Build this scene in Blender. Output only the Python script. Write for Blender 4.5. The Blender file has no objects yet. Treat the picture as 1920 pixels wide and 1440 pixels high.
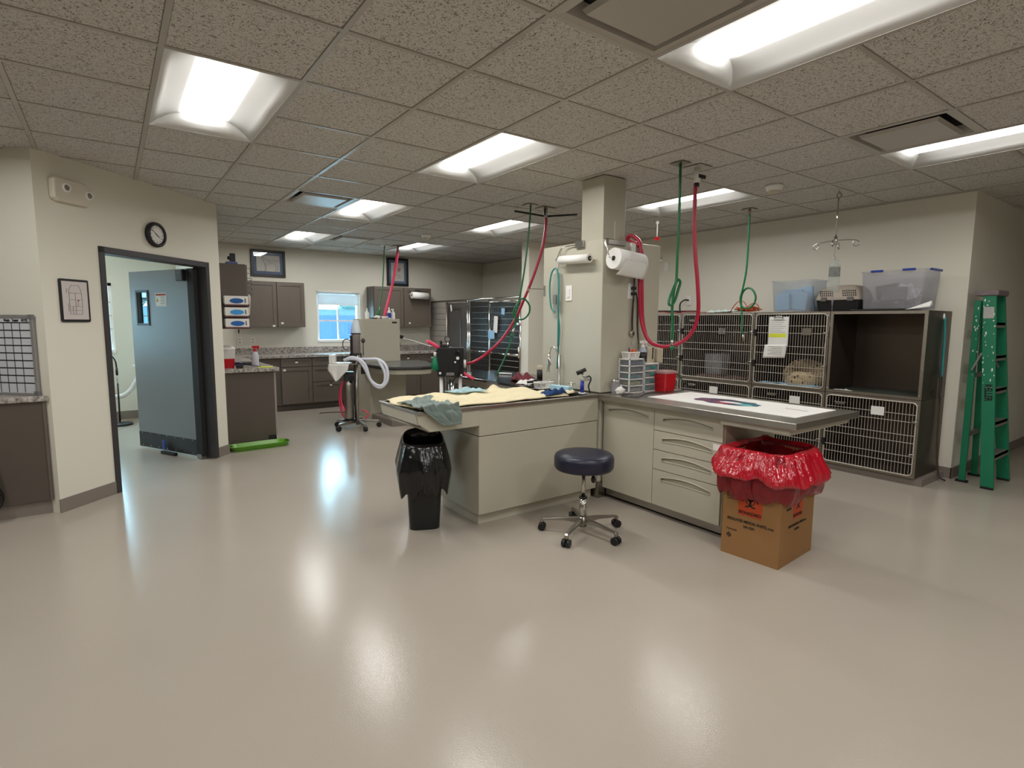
import bpy, math, random
from mathutils import Vector, Matrix, noise
from mathutils.geometry import tessellate_polygon
random.seed(7)
sc = bpy.context.scene
COL = sc.collection
R2 = math.sqrt(2)

# ------------------------------------------------------------------ camera
FPX = 1035.1
CAM = Vector((-0.872, -1.795, 1.46))
YAW, PITCH, ROLL = 0.628926, -0.11166, 0.006039
CE = 2.665                       # ceiling height
G = 0.6096                       # ceiling grid
_f = Vector((math.sin(YAW)*math.cos(PITCH), math.cos(YAW)*math.cos(PITCH), math.sin(PITCH)))
_r = Vector((math.cos(YAW), -math.sin(YAW), 0)); _u = _r.cross(_f)
CR = _r*math.cos(ROLL) + _u*math.sin(ROLL); CU = -_r*math.sin(ROLL) + _u*math.cos(ROLL); CF = _f
cd = bpy.data.cameras.new('camera'); co = bpy.data.objects.new('camera', cd); COL.objects.link(co)
cd.sensor_fit = 'HORIZONTAL'; cd.sensor_width = 36; cd.lens = FPX/1920*36; cd.clip_start = 0.05; cd.clip_end = 300
M = Matrix.Identity(4)
for i in range(3):
    M[i][0] = CR[i]; M[i][1] = CU[i]; M[i][2] = -CF[i]; M[i][3] = CAM[i]
co.matrix_world = M
sc.camera = co
def proj(p):
    d = Vector(p)-CAM; w = d.dot(CF)
    if w < 0.05: return None
    return (960+FPX*d.dot(CR)/w, 720-FPX*d.dot(CU)/w)

# ------------------------------------------------------------------ world, exposure
LENS_STRENGTH = 7.0      # glow of the lamp lens
LAMP_WATTS = 9.1         # area light added just below the lens to light the room
SKY_STRENGTH = 18.0
w = bpy.data.worlds.new('sky'); sc.world = w; w.use_nodes = True
bg = w.node_tree.nodes['Background']; bg.inputs[0].default_value = (0.54, 0.82, 1.0, 1); bg.inputs[1].default_value = SKY_STRENGTH
vs = sc.view_settings
vs.view_transform = 'Standard'; vs.look = 'None'; vs.gamma = 1; vs.exposure = 0.5; vs.use_curve_mapping = False

# ------------------------------------------------------------------ materials
def lin(c):
    return tuple((x/255/12.92 if x/255 <= 0.04045 else ((x/255+0.055)/1.055)**2.4) for x in c)
MATS = {}
def mat(name, col, rough=0.5, metal=0.0, var=0.06, scale=6.0, bump=0.0, bscale=60.0, spec=0.5, coat=0.0, trans=0.0, stretch=None, emit=0.0, sheen=0.0):
    """procedural principled: base colour varied by noise, optional bump / see-through share"""
    if name in MATS: return MATS[name]
    m = bpy.data.materials.new(name); m.use_nodes = True; nt = m.node_tree; N = nt.nodes; L = nt.links
    b = N['Principled BSDF']; out = N['Material Output']
    geo = N.new('ShaderNodeTexCoord'); mp = N.new('ShaderNodeMapping'); L.new(geo.outputs['Object'], mp.inputs[0])
    if stretch: mp.inputs['Scale'].default_value = stretch
    nz = N.new('ShaderNodeTexNoise'); nz.inputs['Scale'].default_value = scale; nz.inputs['Detail'].default_value = 4
    L.new(mp.outputs[0], nz.inputs['Vector'])
    c = lin(col)
    mx = N.new('ShaderNodeMix'); mx.data_type = 'RGBA'
    mx.inputs[6].default_value = tuple(max(0, x*(1-var)) for x in c)+(1,)
    mx.inputs[7].default_value = tuple(min(1, x*(1+var)) for x in c)+(1,)
    L.new(nz.outputs[0], mx.inputs[0]); L.new(mx.outputs[2], b.inputs['Base Color'])
    b.inputs['Roughness'].default_value = rough; b.inputs['Metallic'].default_value = metal
    b.inputs['Specular IOR Level'].default_value = spec
    if coat: b.inputs['Coat Weight'].default_value = coat; b.inputs['Coat Roughness'].default_value = 0.1
    if sheen: b.inputs['Sheen Weight'].default_value = sheen
    if bump:
        n2 = N.new('ShaderNodeTexNoise'); n2.inputs['Scale'].default_value = bscale; n2.inputs['Detail'].default_value = 3
        L.new(mp.outputs[0], n2.inputs['Vector'])
        bm = N.new('ShaderNodeBump'); bm.inputs['Strength'].default_value = bump; bm.inputs['Distance'].default_value = 0.01
        L.new(n2.outputs[0], bm.inputs['Height']); L.new(bm.outputs[0], b.inputs['Normal'])
    if emit:
        b.inputs['Emission Color'].default_value = c+(1,); b.inputs['Emission Strength'].default_value = emit
    if trans:
        t = N.new('ShaderNodeBsdfTransparent'); t.inputs[0].default_value = tuple(min(1, 0.42+0.58*x) for x in c)+(1,)
        ms = N.new('ShaderNodeMixShader'); ms.inputs[0].default_value = trans
        L.new(b.outputs[0], ms.inputs[1]); L.new(t.outputs[0], ms.inputs[2]); L.new(ms.outputs[0], out.inputs[0])
    MATS[name] = m
    return m
def m_floor():
    m = bpy.data.materials.new('epoxy_floor'); m.use_nodes = True; N = m.node_tree.nodes; L = m.node_tree.links; b = N['Principled BSDF']
    g = N.new('ShaderNodeTexCoord'); n = N.new('ShaderNodeTexNoise'); n.inputs['Scale'].default_value = 1.3; n.inputs['Detail'].default_value = 6
    L.new(g.outputs['Object'], n.inputs['Vector'])
    mx = N.new('ShaderNodeMix'); mx.data_type = 'RGBA'; mx.inputs[6].default_value = lin((163, 154, 142))+(1,); mx.inputs[7].default_value = lin((171, 162, 150))+(1,)
    L.new(n.outputs[0], mx.inputs[0]); L.new(mx.outputs[2], b.inputs['Base Color'])
    b.inputs['Roughness'].default_value = 0.17; b.inputs['Specular IOR Level'].default_value = 0.27
    n2 = N.new('ShaderNodeTexNoise'); n2.inputs['Scale'].default_value = 160; n2.inputs['Detail'].default_value = 2; L.new(g.outputs['Object'], n2.inputs['Vector'])
    bm = N.new('ShaderNodeBump'); bm.inputs['Strength'].default_value = 0.10; bm.inputs['Distance'].default_value = 0.004
    L.new(n2.outputs[0], bm.inputs['Height']); L.new(bm.outputs[0], b.inputs['Normal'])
    return m
def m_tile():
    m = bpy.data.materials.new('ceiling_tile_fissured'); m.use_nodes = True; N = m.node_tree.nodes; L = m.node_tree.links; b = N['Principled BSDF']
    g = N.new('ShaderNodeNewGeometry'); n = N.new('ShaderNodeTexNoise'); n.inputs['Scale'].default_value = 88; n.inputs['Detail'].default_value = 2; n.inputs['Distortion'].default_value = 1.5
    L.new(g.outputs['Position'], n.inputs['Vector'])
    cr = N.new('ShaderNodeValToRGB'); cr.color_ramp.elements[0].position = 0.37; cr.color_ramp.elements[1].position = 0.46
    cr.color_ramp.elements[0].color = lin((116, 110, 102))+(1,); cr.color_ramp.elements[1].color = lin((206, 202, 195))+(1,)
    L.new(n.outputs[0], cr.inputs[0]); L.new(cr.outputs[0], b.inputs['Base Color']); b.inputs['Roughness'].default_value = 0.9
    bm = N.new('ShaderNodeBump'); bm.inputs['Strength'].default_value = 0.4; bm.inputs['Distance'].default_value = 0.004
    L.new(n.outputs[0], bm.inputs['Height']); L.new(bm.outputs[0], b.inputs['Normal'])
    return m
def m_granite():
    m = bpy.data.materials.new('speckled_laminate'); m.use_nodes = True; N = m.node_tree.nodes; L = m.node_tree.links; b = N['Principled BSDF']
    g = N.new('ShaderNodeTexCoord'); n = N.new('ShaderNodeTexNoise'); n.inputs['Scale'].default_value = 38; n.inputs['Detail'].default_value = 6; n.inputs['Roughness'].default_value = 0.75
    L.new(g.outputs['Object'], n.inputs['Vector'])
    cr = N.new('ShaderNodeValToRGB'); e = cr.color_ramp.elements
    e[0].position = 0.36; e[0].color = lin((92, 86, 82))+(1,); e[1].position = 0.62; e[1].color = lin((196, 188, 180))+(1,)
    k = e.new(0.48); k.color = lin((150, 143, 138))+(1,)
    L.new(n.outputs[0], cr.inputs[0]); L.new(cr.outputs[0], b.inputs['Base Color']); b.inputs['Roughness'].default_value = 0.25
    return m
def m_spots(name, base, spot, scale, lo, hi):
    m = bpy.data.materials.new(name); m.use_nodes = True; N = m.node_tree.nodes; L = m.node_tree.links; b = N['Principled BSDF']
    g = N.new('ShaderNodeTexCoord'); n = N.new('ShaderNodeTexVoronoi'); n.inputs['Scale'].default_value = scale
    L.new(g.outputs['Object'], n.inputs['Vector'])
    cr = N.new('ShaderNodeValToRGB'); e = cr.color_ramp.elements; e[0].position = lo; e[0].color = lin(spot)+(1,); e[1].position = hi; e[1].color = lin(base)+(1,)
    L.new(n.outputs[0], cr.inputs[0]); L.new(cr.outputs[0], b.inputs['Base Color']); b.inputs['Roughness'].default_value = 0.95
    return m
def m_glass(name, tint=(0.86, 0.97, 1.0), gloss=0.10, rough=0.02):
    m = bpy.data.materials.new(name); m.use_nodes = True; N = m.node_tree.nodes; L = m.node_tree.links; out = N['Material Output']; N.remove(N['Principled BSDF'])
    t = N.new('ShaderNodeBsdfTransparent'); t.inputs[0].default_value = tint+(1,)
    gl = N.new('ShaderNodeBsdfGlossy'); gl.inputs['Roughness'].default_value = rough
    fr = N.new('ShaderNodeLayerWeight'); fr.inputs[0].default_value = 0.5
    pw = N.new('ShaderNodeMath'); pw.operation = 'POWER'; L.new(fr.outputs['Facing'], pw.inputs[0]); pw.inputs[1].default_value = 4.0
    ma = N.new('ShaderNodeMath'); ma.operation = 'MULTIPLY_ADD'; L.new(pw.outputs[0], ma.inputs[0]); ma.inputs[1].default_value = 0.85; ma.inputs[2].default_value = gloss*0.4
    ms = N.new('ShaderNodeMixShader'); L.new(ma.outputs[0], ms.inputs[0]); L.new(t.outputs[0], ms.inputs[1]); L.new(gl.outputs[0], ms.inputs[2]); L.new(ms.outputs[0], out.inputs[0])
    return m
def m_emit(name, col, s):
    m = bpy.data.materials.new(name); m.use_nodes = True; N = m.node_tree.nodes; L = m.node_tree.links; b = N['Principled BSDF']
    b.inputs['Base Color'].default_value = (0.9, 0.9, 0.9, 1); b.inputs['Emission Color'].default_value = col+(1,); b.inputs['Emission Strength'].default_value = s
    return m
FLOOR = m_floor(); TILE = m_tile(); GRANITE = m_granite(); PANE = m_glass('window_glass'); CLEAR = m_glass('clear_plastic_thin', (0.93, 0.95, 0.97), 0.12, 0.12)
PICGLASS = m_glass('picture_glass', (0.97, 0.98, 1.0), 0.12, 0.02)
LENSM = m_emit('lamp_lens', (1.0, 0.985, 0.955), LENS_STRENGTH)
WALL = mat('cream_wall_paint', (222, 218, 204), 0.6, var=0.015, scale=2, bump=0.08, bscale=220)
BASEB = mat('grey_brown_vinyl_base', (128, 119, 111), 0.5, var=0.03)
GRIDM = mat('painted_grid_metal', (176, 170, 160), 0.32, var=0.02)
WHITEM = mat('white_enamel', (236, 235, 232), 0.4, var=0.01)
WHITE = mat('white_plastic', (232, 230, 226), 0.35, var=0.02)
PAPER = mat('white_paper', (228, 226, 222), 0.8, var=0.03, scale=20)
TAN = mat('tan_powder_coated_panel', (186, 181, 164), 0.35, var=0.015, scale=3, bump=0.03, bscale=300)
TANL = mat('tan_recess', (168, 163, 147), 0.45, var=0.02)
STEEL = mat('brushed_stainless', (168, 164, 158), 0.28, 1.0, var=0.10, scale=9, stretch=(1, 1, 30), bump=0.02, bscale=120)
STEELD = mat('dull_stainless', (168, 160, 150), 0.36, 1.0, var=0.14, scale=5, stretch=(6, 6, 1))
STEELTOP = mat('stainless_table_top', (186, 180, 172), 0.32, 1.0, var=0.12, scale=5)
CHROME = mat('chrome', (200, 198, 194), 0.14, 1.0, var=0.04)
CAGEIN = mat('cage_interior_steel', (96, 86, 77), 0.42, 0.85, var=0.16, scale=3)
BROWN = mat('taupe_stained_wood', (98, 89, 80), 0.45, var=0.10, scale=8, stretch=(6, 6, 1))
BROWND = mat('taupe_panel', (84, 74, 67), 0.5, var=0.06, scale=4)
BLACK = mat('black_plastic', (22, 22, 24), 0.4, var=0.1)
BLACKG = mat('black_glossy_film', (16, 16, 18), 0.16, var=0.1, bump=0.25, bscale=30)
BLACKM = mat('matte_black', (18, 18, 19), 0.7, var=0.1)
DGREY = mat('dark_grey_metal', (62, 60, 62), 0.45, 0.3, var=0.05)
DOORG = mat('grey_door_laminate', (128, 131, 134), 0.35, var=0.02, scale=3)
NAVY = mat('navy_vinyl', (24, 26, 48), 0.35, var=0.06, bump=0.05, bscale=200)
REDH = mat('red_rubber_hose', (172, 26, 56), 0.3, var=0.06, scale=30)
PINKH = mat('pink_rubber', (222, 62, 96), 0.35, var=0.06)
GREENH = mat('green_oxygen_hose', (12, 104, 58), 0.35, var=0.08)
TEALH = mat('teal_tubing', (42, 132, 128), 0.3, var=0.05)
GREENB = mat('green_rebreathing_bag', (0, 120, 82), 0.4, var=0.12, scale=20)
LGREEN = mat('lime_green_tray_plastic', (92, 150, 34), 0.35, var=0.08)
LADG = mat('green_fibreglass', (14, 118, 82), 0.45, var=0.10, scale=14)
LADM = mat('grey_aluminium_worn', (150, 144, 140), 0.5, 0.6, var=0.2, scale=25)
REDP = mat('red_sharps_plastic', (176, 12, 26), 0.25, var=0.04)
ORANGE = mat('orange_print', (186, 70, 26), 0.7, var=0.05)
ORANGEC = mat('orange_cord_rubber', (196, 84, 42), 0.45, var=0.08)
CARD = mat('corrugated_cardboard', (150, 110, 66), 0.85, var=0.05, scale=12, bump=0.05, bscale=90)
INK = mat('black_ink', (26, 24, 24), 0.8, var=0.05)
INKG = mat('grey_ink', (120, 118, 118), 0.8, var=0.05)
BLUE = mat('blue_plastic', (34, 62, 150), 0.35, var=0.06)
LBLUE = mat('light_blue_pad', (150, 192, 222), 0.85, var=0.06, scale=30)
CREAM = mat('cream_terry_towel', (232, 218, 178), 0.95, var=0.07, scale=40, bump=0.5, bscale=260, sheen=0.3)
GREYT = mat('grey_green_towel', (122, 138, 132), 0.95, var=0.10, scale=40, bump=0.5, bscale=260, sheen=0.3)
TEALC = mat('pale_teal_cloth', (158, 188, 194), 0.9, var=0.35, scale=22)
NAVYC = mat('navy_cloth', (30, 62, 112), 0.9, var=0.25, scale=30)
MAROON = mat('maroon_towel', (112, 50, 58), 0.95, var=0.10)
YELLOW = mat('highlighter_yellow', (218, 226, 60), 0.8, var=0.1)
BEIGE = mat('beige_plastic', (196, 186, 164), 0.45, var=0.04)
REDBAG = mat('red_plastic_film', (186, 14, 38), 0.13, var=0.15, scale=14, bump=0.55, bscale=30, trans=0.10, spec=0.9)
REDTHIN = mat('red_plastic_film_single', (150, 12, 34), 0.16, var=0.12, scale=10, bump=0.3, bscale=14, trans=0.34, spec=0.7)
FOGCLEAR = mat('frosted_clear_plastic', (228, 228, 232), 0.2, var=0.03, trans=0.87)
FOGBLUE = mat('cloudy_bin_plastic', (226, 230, 234), 0.2, var=0.03, trans=0.85)
CLEARBAG = mat('clear_fluid_bag', (226, 230, 228), 0.08, var=0.05, trans=0.82, bump=0.5, bscale=40)
WOODD = mat('dark_run_panel', (152, 146, 138), 0.5, var=0.06, scale=4, stretch=(1, 1, 8))
WIRE = mat('cage_wire_steel', (206, 200, 190), 0.35, 0.45, var=0.05)
RUNWIRE = mat('run_mesh_wire', (150, 150, 148), 0.35, 0.9, var=0.05)
HOSEW = mat('white_corrugated_hose', (214, 216, 226), 0.4, var=0.04)
# ------------------------------------------------------------------ geometry helpers
OFF = {}
def rotz(a): return Matrix.Rotation(a, 3, 'Z')
def spline(pts, n=6, closed=False):
    P = [Vector(p) for p in pts]; out = []; m = len(P)
    for i in range(m if closed else m-1):
        a = P[(i-1) % m] if closed or i > 0 else P[0]; b = P[i]; c = P[(i+1) % m]; d = P[(i+2) % m] if closed or i+2 < m else P[-1]
        for k in range(n):
            t = k/n
            out.append(0.5*((2*b)+(c-a)*t+(2*a-5*b+4*c-d)*t*t+(3*b-a-3*c+d)*t**3))
    if not closed: out.append(P[-1])
    return out
class MB:
    def __init__(s): s.v = []; s.f = []; s.s = []
    def add(s, v, f, sm=False):
        o = len(s.v); s.v += [tuple(p) for p in v]; s.f += [tuple(i+o for i in q) for q in f]; s.s += [sm]*len(f); return s
    def box(s, x0, x1, y0, y1, z0, z1):
        return s.add([(x0,y0,z0),(x1,y0,z0),(x1,y1,z0),(x0,y1,z0),(x0,y0,z1),(x1,y0,z1),(x1,y1,z1),(x0,y1,z1)],
                     [(0,3,2,1),(4,5,6,7),(0,1,5,4),(1,2,6,5),(2,3,7,6),(3,0,4,7)])
    def obox(s, c, size, rot):
        c = Vector(c); h = [x/2 for x in size]; v = []
        for z in (-1,1):
            for x, y in ((-1,-1),(1,-1),(1,1),(-1,1)): v.append(c+rot@Vector((x*h[0], y*h[1], z*h[2])))
        return s.add(v, [(0,3,2,1),(4,5,6,7),(0,1,5,4),(1,2,6,5),(2,3,7,6),(3,0,4,7)])
    def tube(s, pts, r, n=8, closed=False, cap=True):
        P = [Vector(p) for p in pts]; m = len(P); rr = r if isinstance(r, (list, tuple)) else [r]*m
        T = []
        for i in range(m):
            a = P[i-1] if (i > 0 or closed) else P[i]; b = P[(i+1) % m] if (i < m-1 or closed) else P[i]
            d = b-a; T.append(d.normalized() if d.length > 1e-9 else Vector((0,0,1)))
        ref = Vector((0,0,1)) if abs(T[0].z) < 0.9 else Vector((1,0,0))
        nrm = T[0].cross(ref).normalized(); V = []
        for i in range(m):
            nrm = (nrm-T[i]*nrm.dot(T[i])); nrm = nrm.normalized() if nrm.length > 1e-6 else T[i].orthogonal().normalized()
            bn = T[i].cross(nrm)
            for k in range(n):
                a = 2*math.pi*k/n+math.pi/n; V.append(P[i]+(nrm*math.cos(a)+bn*math.sin(a))*rr[i])
        F = []
        for i in range(m if closed else m-1):
            j = (i+1) % m
            for k in range(n):
                l = (k+1) % n; F.append((i*n+k, i*n+l, j*n+l, j*n+k))
        s.add(V, F, n > 4)
        if cap and not closed:
            o = len(s.v)-len(V)
            s.f.append(tuple(o+k for k in range(n))[::-1]); s.s.append(False)
            s.f.append(tuple(o+(m-1)*n+k for k in range(n))); s.s.append(False)
        return s
    def cyl(s, p0, p1, r, r1=None, n=16): return s.tube([p0, p1], [r, r if r1 is None else r1], n)
    def lathe(s, prof, c=(0,0,0), n=24, rot=None):
        V = []; c = Vector(c)
        for r, z in prof:
            for k in range(n):
                a = 2*math.pi*k/n; p = Vector((r*math.cos(a), r*math.sin(a), z)); V.append(c+(rot@p if rot else p))
        F = []
        for i in range(len(prof)-1):
            if prof[i] == prof[i+1]: continue
            for k in range(n):
                l = (k+1) % n; F.append((i*n+k, i*n+l, (i+1)*n+l, (i+1)*n+k))
        return s.add(V, F, True)
    def ball(s, c, r, n=12, sc_=(1,1,1)):
        prof = [(max(1e-4, r*math.sin(math.pi*i/(n//2))), -r*math.cos(math.pi*i/(n//2))) for i in range(n//2+1)]
        t = MB(); t.lathe(prof, (0,0,0), n)
        c = Vector(c); return s.add([(c.x+p[0]*sc_[0], c.y+p[1]*sc_[1], c.z+p[2]*sc_[2]) for p in t.v], t.f, True)
    def poly(s, outline, fn, d0, d1):
        """extrude a 2-D outline; fn(u, v, d) -> point"""
        n = len(outline); V = [fn(u, v, d0) for u, v in outline]+[fn(u, v, d1) for u, v in outline]
        F = [tuple(range(n))[::-1], tuple(range(n, 2*n))]+[(i, (i+1) % n, n+(i+1) % n, n+i) for i in range(n)]
        return s.add(V, F)
    def prism(s, o, z0, z1): return s.poly(o, lambda u, v, d: (u, v, d), z0, z1)
    def prism_xz(s, o, y0, y1): return s.poly(o, lambda u, v, d: (u, d, v), y0, y1)
    def prism_yz(s, o, x0, x1): return s.poly(o, lambda u, v, d: (d, u, v), x0, x1)
    def grid(s, fn, nu, nv, closed_u=False, sm=True):
        V = [fn(i/nu, j/nv) for j in range(nv+1) for i in range(nu+(0 if closed_u else 1))]; w = nu if closed_u else nu+1; F = []
        for j in range(nv):
            for i in range(nu):
                k = (i+1) % w if closed_u else i+1
                F.append((j*w+i, j*w+k, (j+1)*w+k, (j+1)*w+i))
        return s.add(V, F, sm)
    def xf(s, fn): s.v = [tuple(fn(Vector(p))) for p in s.v]; return s
    def build(s, name, m, parent=None, bevel=0, seg=2, label=None, cat=None, group=None, kind=None, loc=None, rz=0, sol=0):
        off = Vector((0,0,0)); L = Vector((0,0,0))
        if parent is not None: off = OFF.get(parent.name, off)
        elif loc is not None: L = Vector(loc)
        else:
            xs = [p[0] for p in s.v]; ys = [p[1] for p in s.v]; zs = [p[2] for p in s.v]
            L = off = Vector(((min(xs)+max(xs))/2, (min(ys)+max(ys))/2, min(zs)))
        me = bpy.data.meshes.new(name); me.from_pydata([(p[0]-off.x, p[1]-off.y, p[2]-off.z) for p in s.v], [], s.f)
        me.polygons.foreach_set('use_smooth', s.s); me.materials.append(m); me.update()
        o = bpy.data.objects.new(name, me); COL.objects.link(o); o.location = L; o.rotation_euler[2] = rz
        if parent is not None: o.parent = parent
        OFF[o.name] = off
        tag(o, label, cat, group, kind)
        if sol: md = o.modifiers.new('thickness', 'SOLIDIFY'); md.thickness = sol; md.offset = 0
        if bevel:
            md = o.modifiers.new('bevel', 'BEVEL'); md.width = bevel; md.segments = seg; md.limit_method = 'ANGLE'; md.angle_limit = 0.6
        return o
def tag(o, label=None, cat=None, group=None, kind=None):
    if label: o['label'] = label
    if cat: o['category'] = cat
    if group: o['group'] = group
    if kind: o['kind'] = kind
    return o
def thing(name, label, cat, loc=(0,0,0), rz=0, group=None, kind=None, world=False):
    o = bpy.data.objects.new(name, None); COL.objects.link(o); o.location = loc; o.rotation_euler[2] = rz; o.empty_display_size = 0.1
    OFF[o.name] = Vector(loc) if world else Vector((0,0,0))
    return tag(o, label, cat, group, kind)
def dup(root, loc, rz=None, label=None, parent=None):
    c = root.copy(); COL.objects.link(c)
    if loc is not None: c.location = loc
    if rz is not None: c.rotation_euler[2] = rz
    if parent is not None: c.parent = parent
    if label: c['label'] = label
    OFF[c.name] = OFF.get(root.name, Vector((0,0,0)))
    for ch in [x for x in bpy.data.objects if x.parent == root]: dup(ch, None, None, None, c)
    return c
def text(s, size, m, parent, origin, ux, uz, name='lettering', align='CENTER', bold=0.0, depth=0.0006, squeeze=1.0):
    """flat lettering: origin, reading direction ux, up direction uz in the parent's mesh frame"""
    cu = bpy.data.curves.new('t', 'FONT'); cu.body = s; cu.size = size; cu.align_x = align; cu.align_y = 'CENTER'; cu.extrude = depth; cu.offset = bold; cu.resolution_u = 3
    to = bpy.data.objects.new('t', cu); COL.objects.link(to)
    dg = bpy.context.evaluated_depsgraph_get(); me = bpy.data.meshes.new_from_object(to.evaluated_get(dg))
    bpy.data.objects.remove(to); bpy.data.curves.remove(cu)
    o0 = Vector(origin); ux = Vector(ux).normalized(); uz = Vector(uz).normalized(); nn = ux.cross(uz)
    off = OFF.get(parent.name, Vector((0,0,0)))
    for v in me.vertices: v.co = o0+ux*v.co.x*squeeze+uz*v.co.y+nn*v.co.z-off
    me.materials.clear(); me.materials.append(m); me.name = name
    o = bpy.data.objects.new(name, me); COL.objects.link(o); o.parent = parent; OFF[o.name] = off
    return o
def rrect(w, h, r, n=5, cx=0, cy=0):
    out = []
    for sx, sy, a0 in ((1,1,0),(-1,1,90),(-1,-1,180),(1,-1,270)):
        for k in range(n+1):
            a = math.radians(a0+90*k/n); out.append((cx+sx*(w/2-r)+r*math.cos(a), cy+sy*(h/2-r)+r*math.sin(a)))
    return out
def recessed_panel(u0, u1, v0, v1, hole, fn, t, depth):
    """panel with a real pocket of outline `hole`; fn(u, v, d): d=0 back, d=t front"""
    mb = MB(); outer = [(u0,v0),(u1,v0),(u1,v1),(u0,v1)]
    pts = outer+hole; tri = tessellate_polygon([[Vector((a,b,0)) for a, b in outer], [Vector((a,b,0)) for a, b in hole]])
    mb.add([fn(a, b, t) for a, b in pts], [tuple(q) for q in tri])
    mb.add([fn(a, b, 0) for a, b in outer]+[fn(a, b, t) for a, b in outer], [(0,1,5,4),(1,2,6,5),(2,3,7,6),(3,0,4,7),(3,2,1,0)])
    n = len(hole); mb.add([fn(a, b, t) for a, b in hole]+[fn(a, b, t-depth) for a, b in hole], [(i,(i+1)%n,n+(i+1)%n,n+i) for i in range(n)]+[tuple(range(n,2*n))])
    return mb
def crescent(cu, cv, w, h):
    """curved finger pull: flat bottom edge, arched top, rounded ends"""
    top = [(cu-w/2+w*i/10, cv+h*(0.30+0.70*math.sin(math.pi*i/10))) for i in range(11)]
    bot = [(cu+w/2-w*i/10, cv-0.012+h*0.18*math.sin(math.pi*i/10)) for i in range(11)]
    return bot+top
W45 = lambda s: Vector(((s*R2-4.74)/2, (s*R2+4.74)/2, 0))      # point on the angled door wall
A45 = math.radians(45)
# ================================================================== THE SETTING
MB().box(-6, 10.5, -5.2, 8.25, -0.1, 0).build('floor', FLOOR, label='glossy grey-beige epoxy floor of the treatment room', cat='floor', kind='structure', loc=(0,0,0))
HT = CE+0.35
def wallobj(mb, name, label): return mb.build(name, WALL, label=label, cat='wall', kind='structure', loc=(0,0,0))
# angled wall with the doorway
fs = lambda s, d, z: tuple(W45(s)+Vector((-d/R2, d/R2, z)))
mb = MB()
def sbox(mb, s0, s1, d0, d1, z0, z1):
    v = [fs(s0,d0,z0),fs(s1,d0,z0),fs(s1,d1,z0),fs(s0,d1,z0),fs(s0,d0,z1),fs(s1,d0,z1),fs(s1,d1,z1),fs(s0,d1,z1)]
    return mb.add(v, [(0,3,2,1),(4,5,6,7),(0,1,5,4),(1,2,6,5),(2,3,7,6),(3,0,4,7)])
sbox(mb, 1.584, 2.095, 0, 0.13, 0, HT); sbox(mb, 3.325, 3.514, 0, 0.13, 0, HT); sbox(mb, 2.095, 3.325, 0, 0.13, 2.03, HT)
wallobj(mb, 'wall_door_side', 'cream angled wall holding the doorway, wall clock and evacuation map')
c = W45(1.584)
mb = MB(); dL = Vector((-1,1,0))/R2; nL = Vector((1,1,0))/R2
v = [c+dL*0.13, c+dL*4.2, c+dL*4.2+nL*0.13, c+dL*0.13+nL*0.13]; mb.add([tuple(p) for p in v]+[tuple(p+Vector((0,0,HT))) for p in v], [(0,3,2,1),(4,5,6,7),(0,1,5,4),(1,2,6,5),(2,3,7,6),(3,0,4,7)])
wallobj(mb, 'wall_left', 'cream wall behind the magnetic whiteboard')
wallobj(MB().box(0.0, 0.115, 4.86, 8.09, 0, HT), 'wall_partition', 'cream partition wall carrying the glove box cabinet')
WX0, WX1, WZ0, WZ1 = 2.09, 2.865, 1.085, 1.99
EX0, EX1, EZ0, EZ1 = -1.62, -0.81, 0.98, 1.985
FX0, FX1 = -4.3, -3.3; HX0, HX1 = -0.56, -0.06
mb = MB().box(-6, FX0, 8.09, 8.25, 0, HT).box(FX0, FX1, 8.09, 8.25, 0, EZ0).box(FX0, FX1, 8.09, 8.25, EZ1, HT).box(FX1, EX0, 8.09, 8.25, 0, HT).box(EX0, EX1, 8.09, 8.25, 0, EZ0).box(EX0, EX1, 8.09, 8.25, EZ1, HT).box(EX1, HX0, 8.09, 8.25, 0, HT).box(HX0, HX1, 8.09, 8.25, 0, EZ0).box(HX0, HX1, 8.09, 8.25, EZ1, HT).box(HX1, WX0, 8.09, 8.25, 0, HT)
mb.box(WX0, WX1, 8.09, 8.25, 0, WZ0).box(WX0, WX1, 8.09, 8.25, WZ1, HT).box(WX1, 5.7, 8.09, 8.25, 0, HT)
wallobj(mb, 'wall_back', 'cream back wall with window, wall cabinets and framed prints')
wallobj(MB().box(5.54, 5.70, -0.1, 8.09, 0, HT), 'wall_right', 'cream wall behind the bank of steel cages')
wallobj(MB().box(5.70, 10.5, -0.1, 0.06, 0, HT), 'wall_hall', 'shaded cream hallway wall behind the green stepladder')
wallobj(MB().box(4.30, 5.54, 4.90, 5.08, 0, HT), 'wall_stub', 'full-height cream wall stub at the end of the kennel run fence')
wallobj(MB().box(-6, 10.5, -5.2, -5.05, 0, HT), 'wall_rear', 'cream wall closing the room opposite the window')
wallobj(MB().box(-6.15, -6, -5.2, 8.25, 0, HT), 'wall_far_left', 'cream end wall beyond the desk cabinet')
wallobj(MB().box(10.5, 10.65, -5.2, 0.06, 0, HT), 'wall_hall_end', 'cream wall at the far end of the hallway')
def base(mb, name, label): return mb.build(name, BASEB, label=label, cat='baseboard', kind='structure', loc=(0,0,0))
mb = MB(); sbox(mb, 1.58, 2.075, -0.008, 0, 0, 0.105); sbox(mb, 3.345, 3.52, -0.008, 0, 0, 0.105); base(mb, 'baseboard_door_wall', 'grey-brown vinyl baseboard either side of the doorway')
base(MB().box(-6, 0.0, 8.08, 8.09, 0, 0.12), 'baseboard_exam_room', 'grey-brown vinyl baseboard seen through the open door')
base(MB().box(0.115, 0.123, 4.87, 5.1, 0, 0.105), 'baseboard_partition', 'short grey-brown vinyl baseboard beside the green tray')
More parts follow.
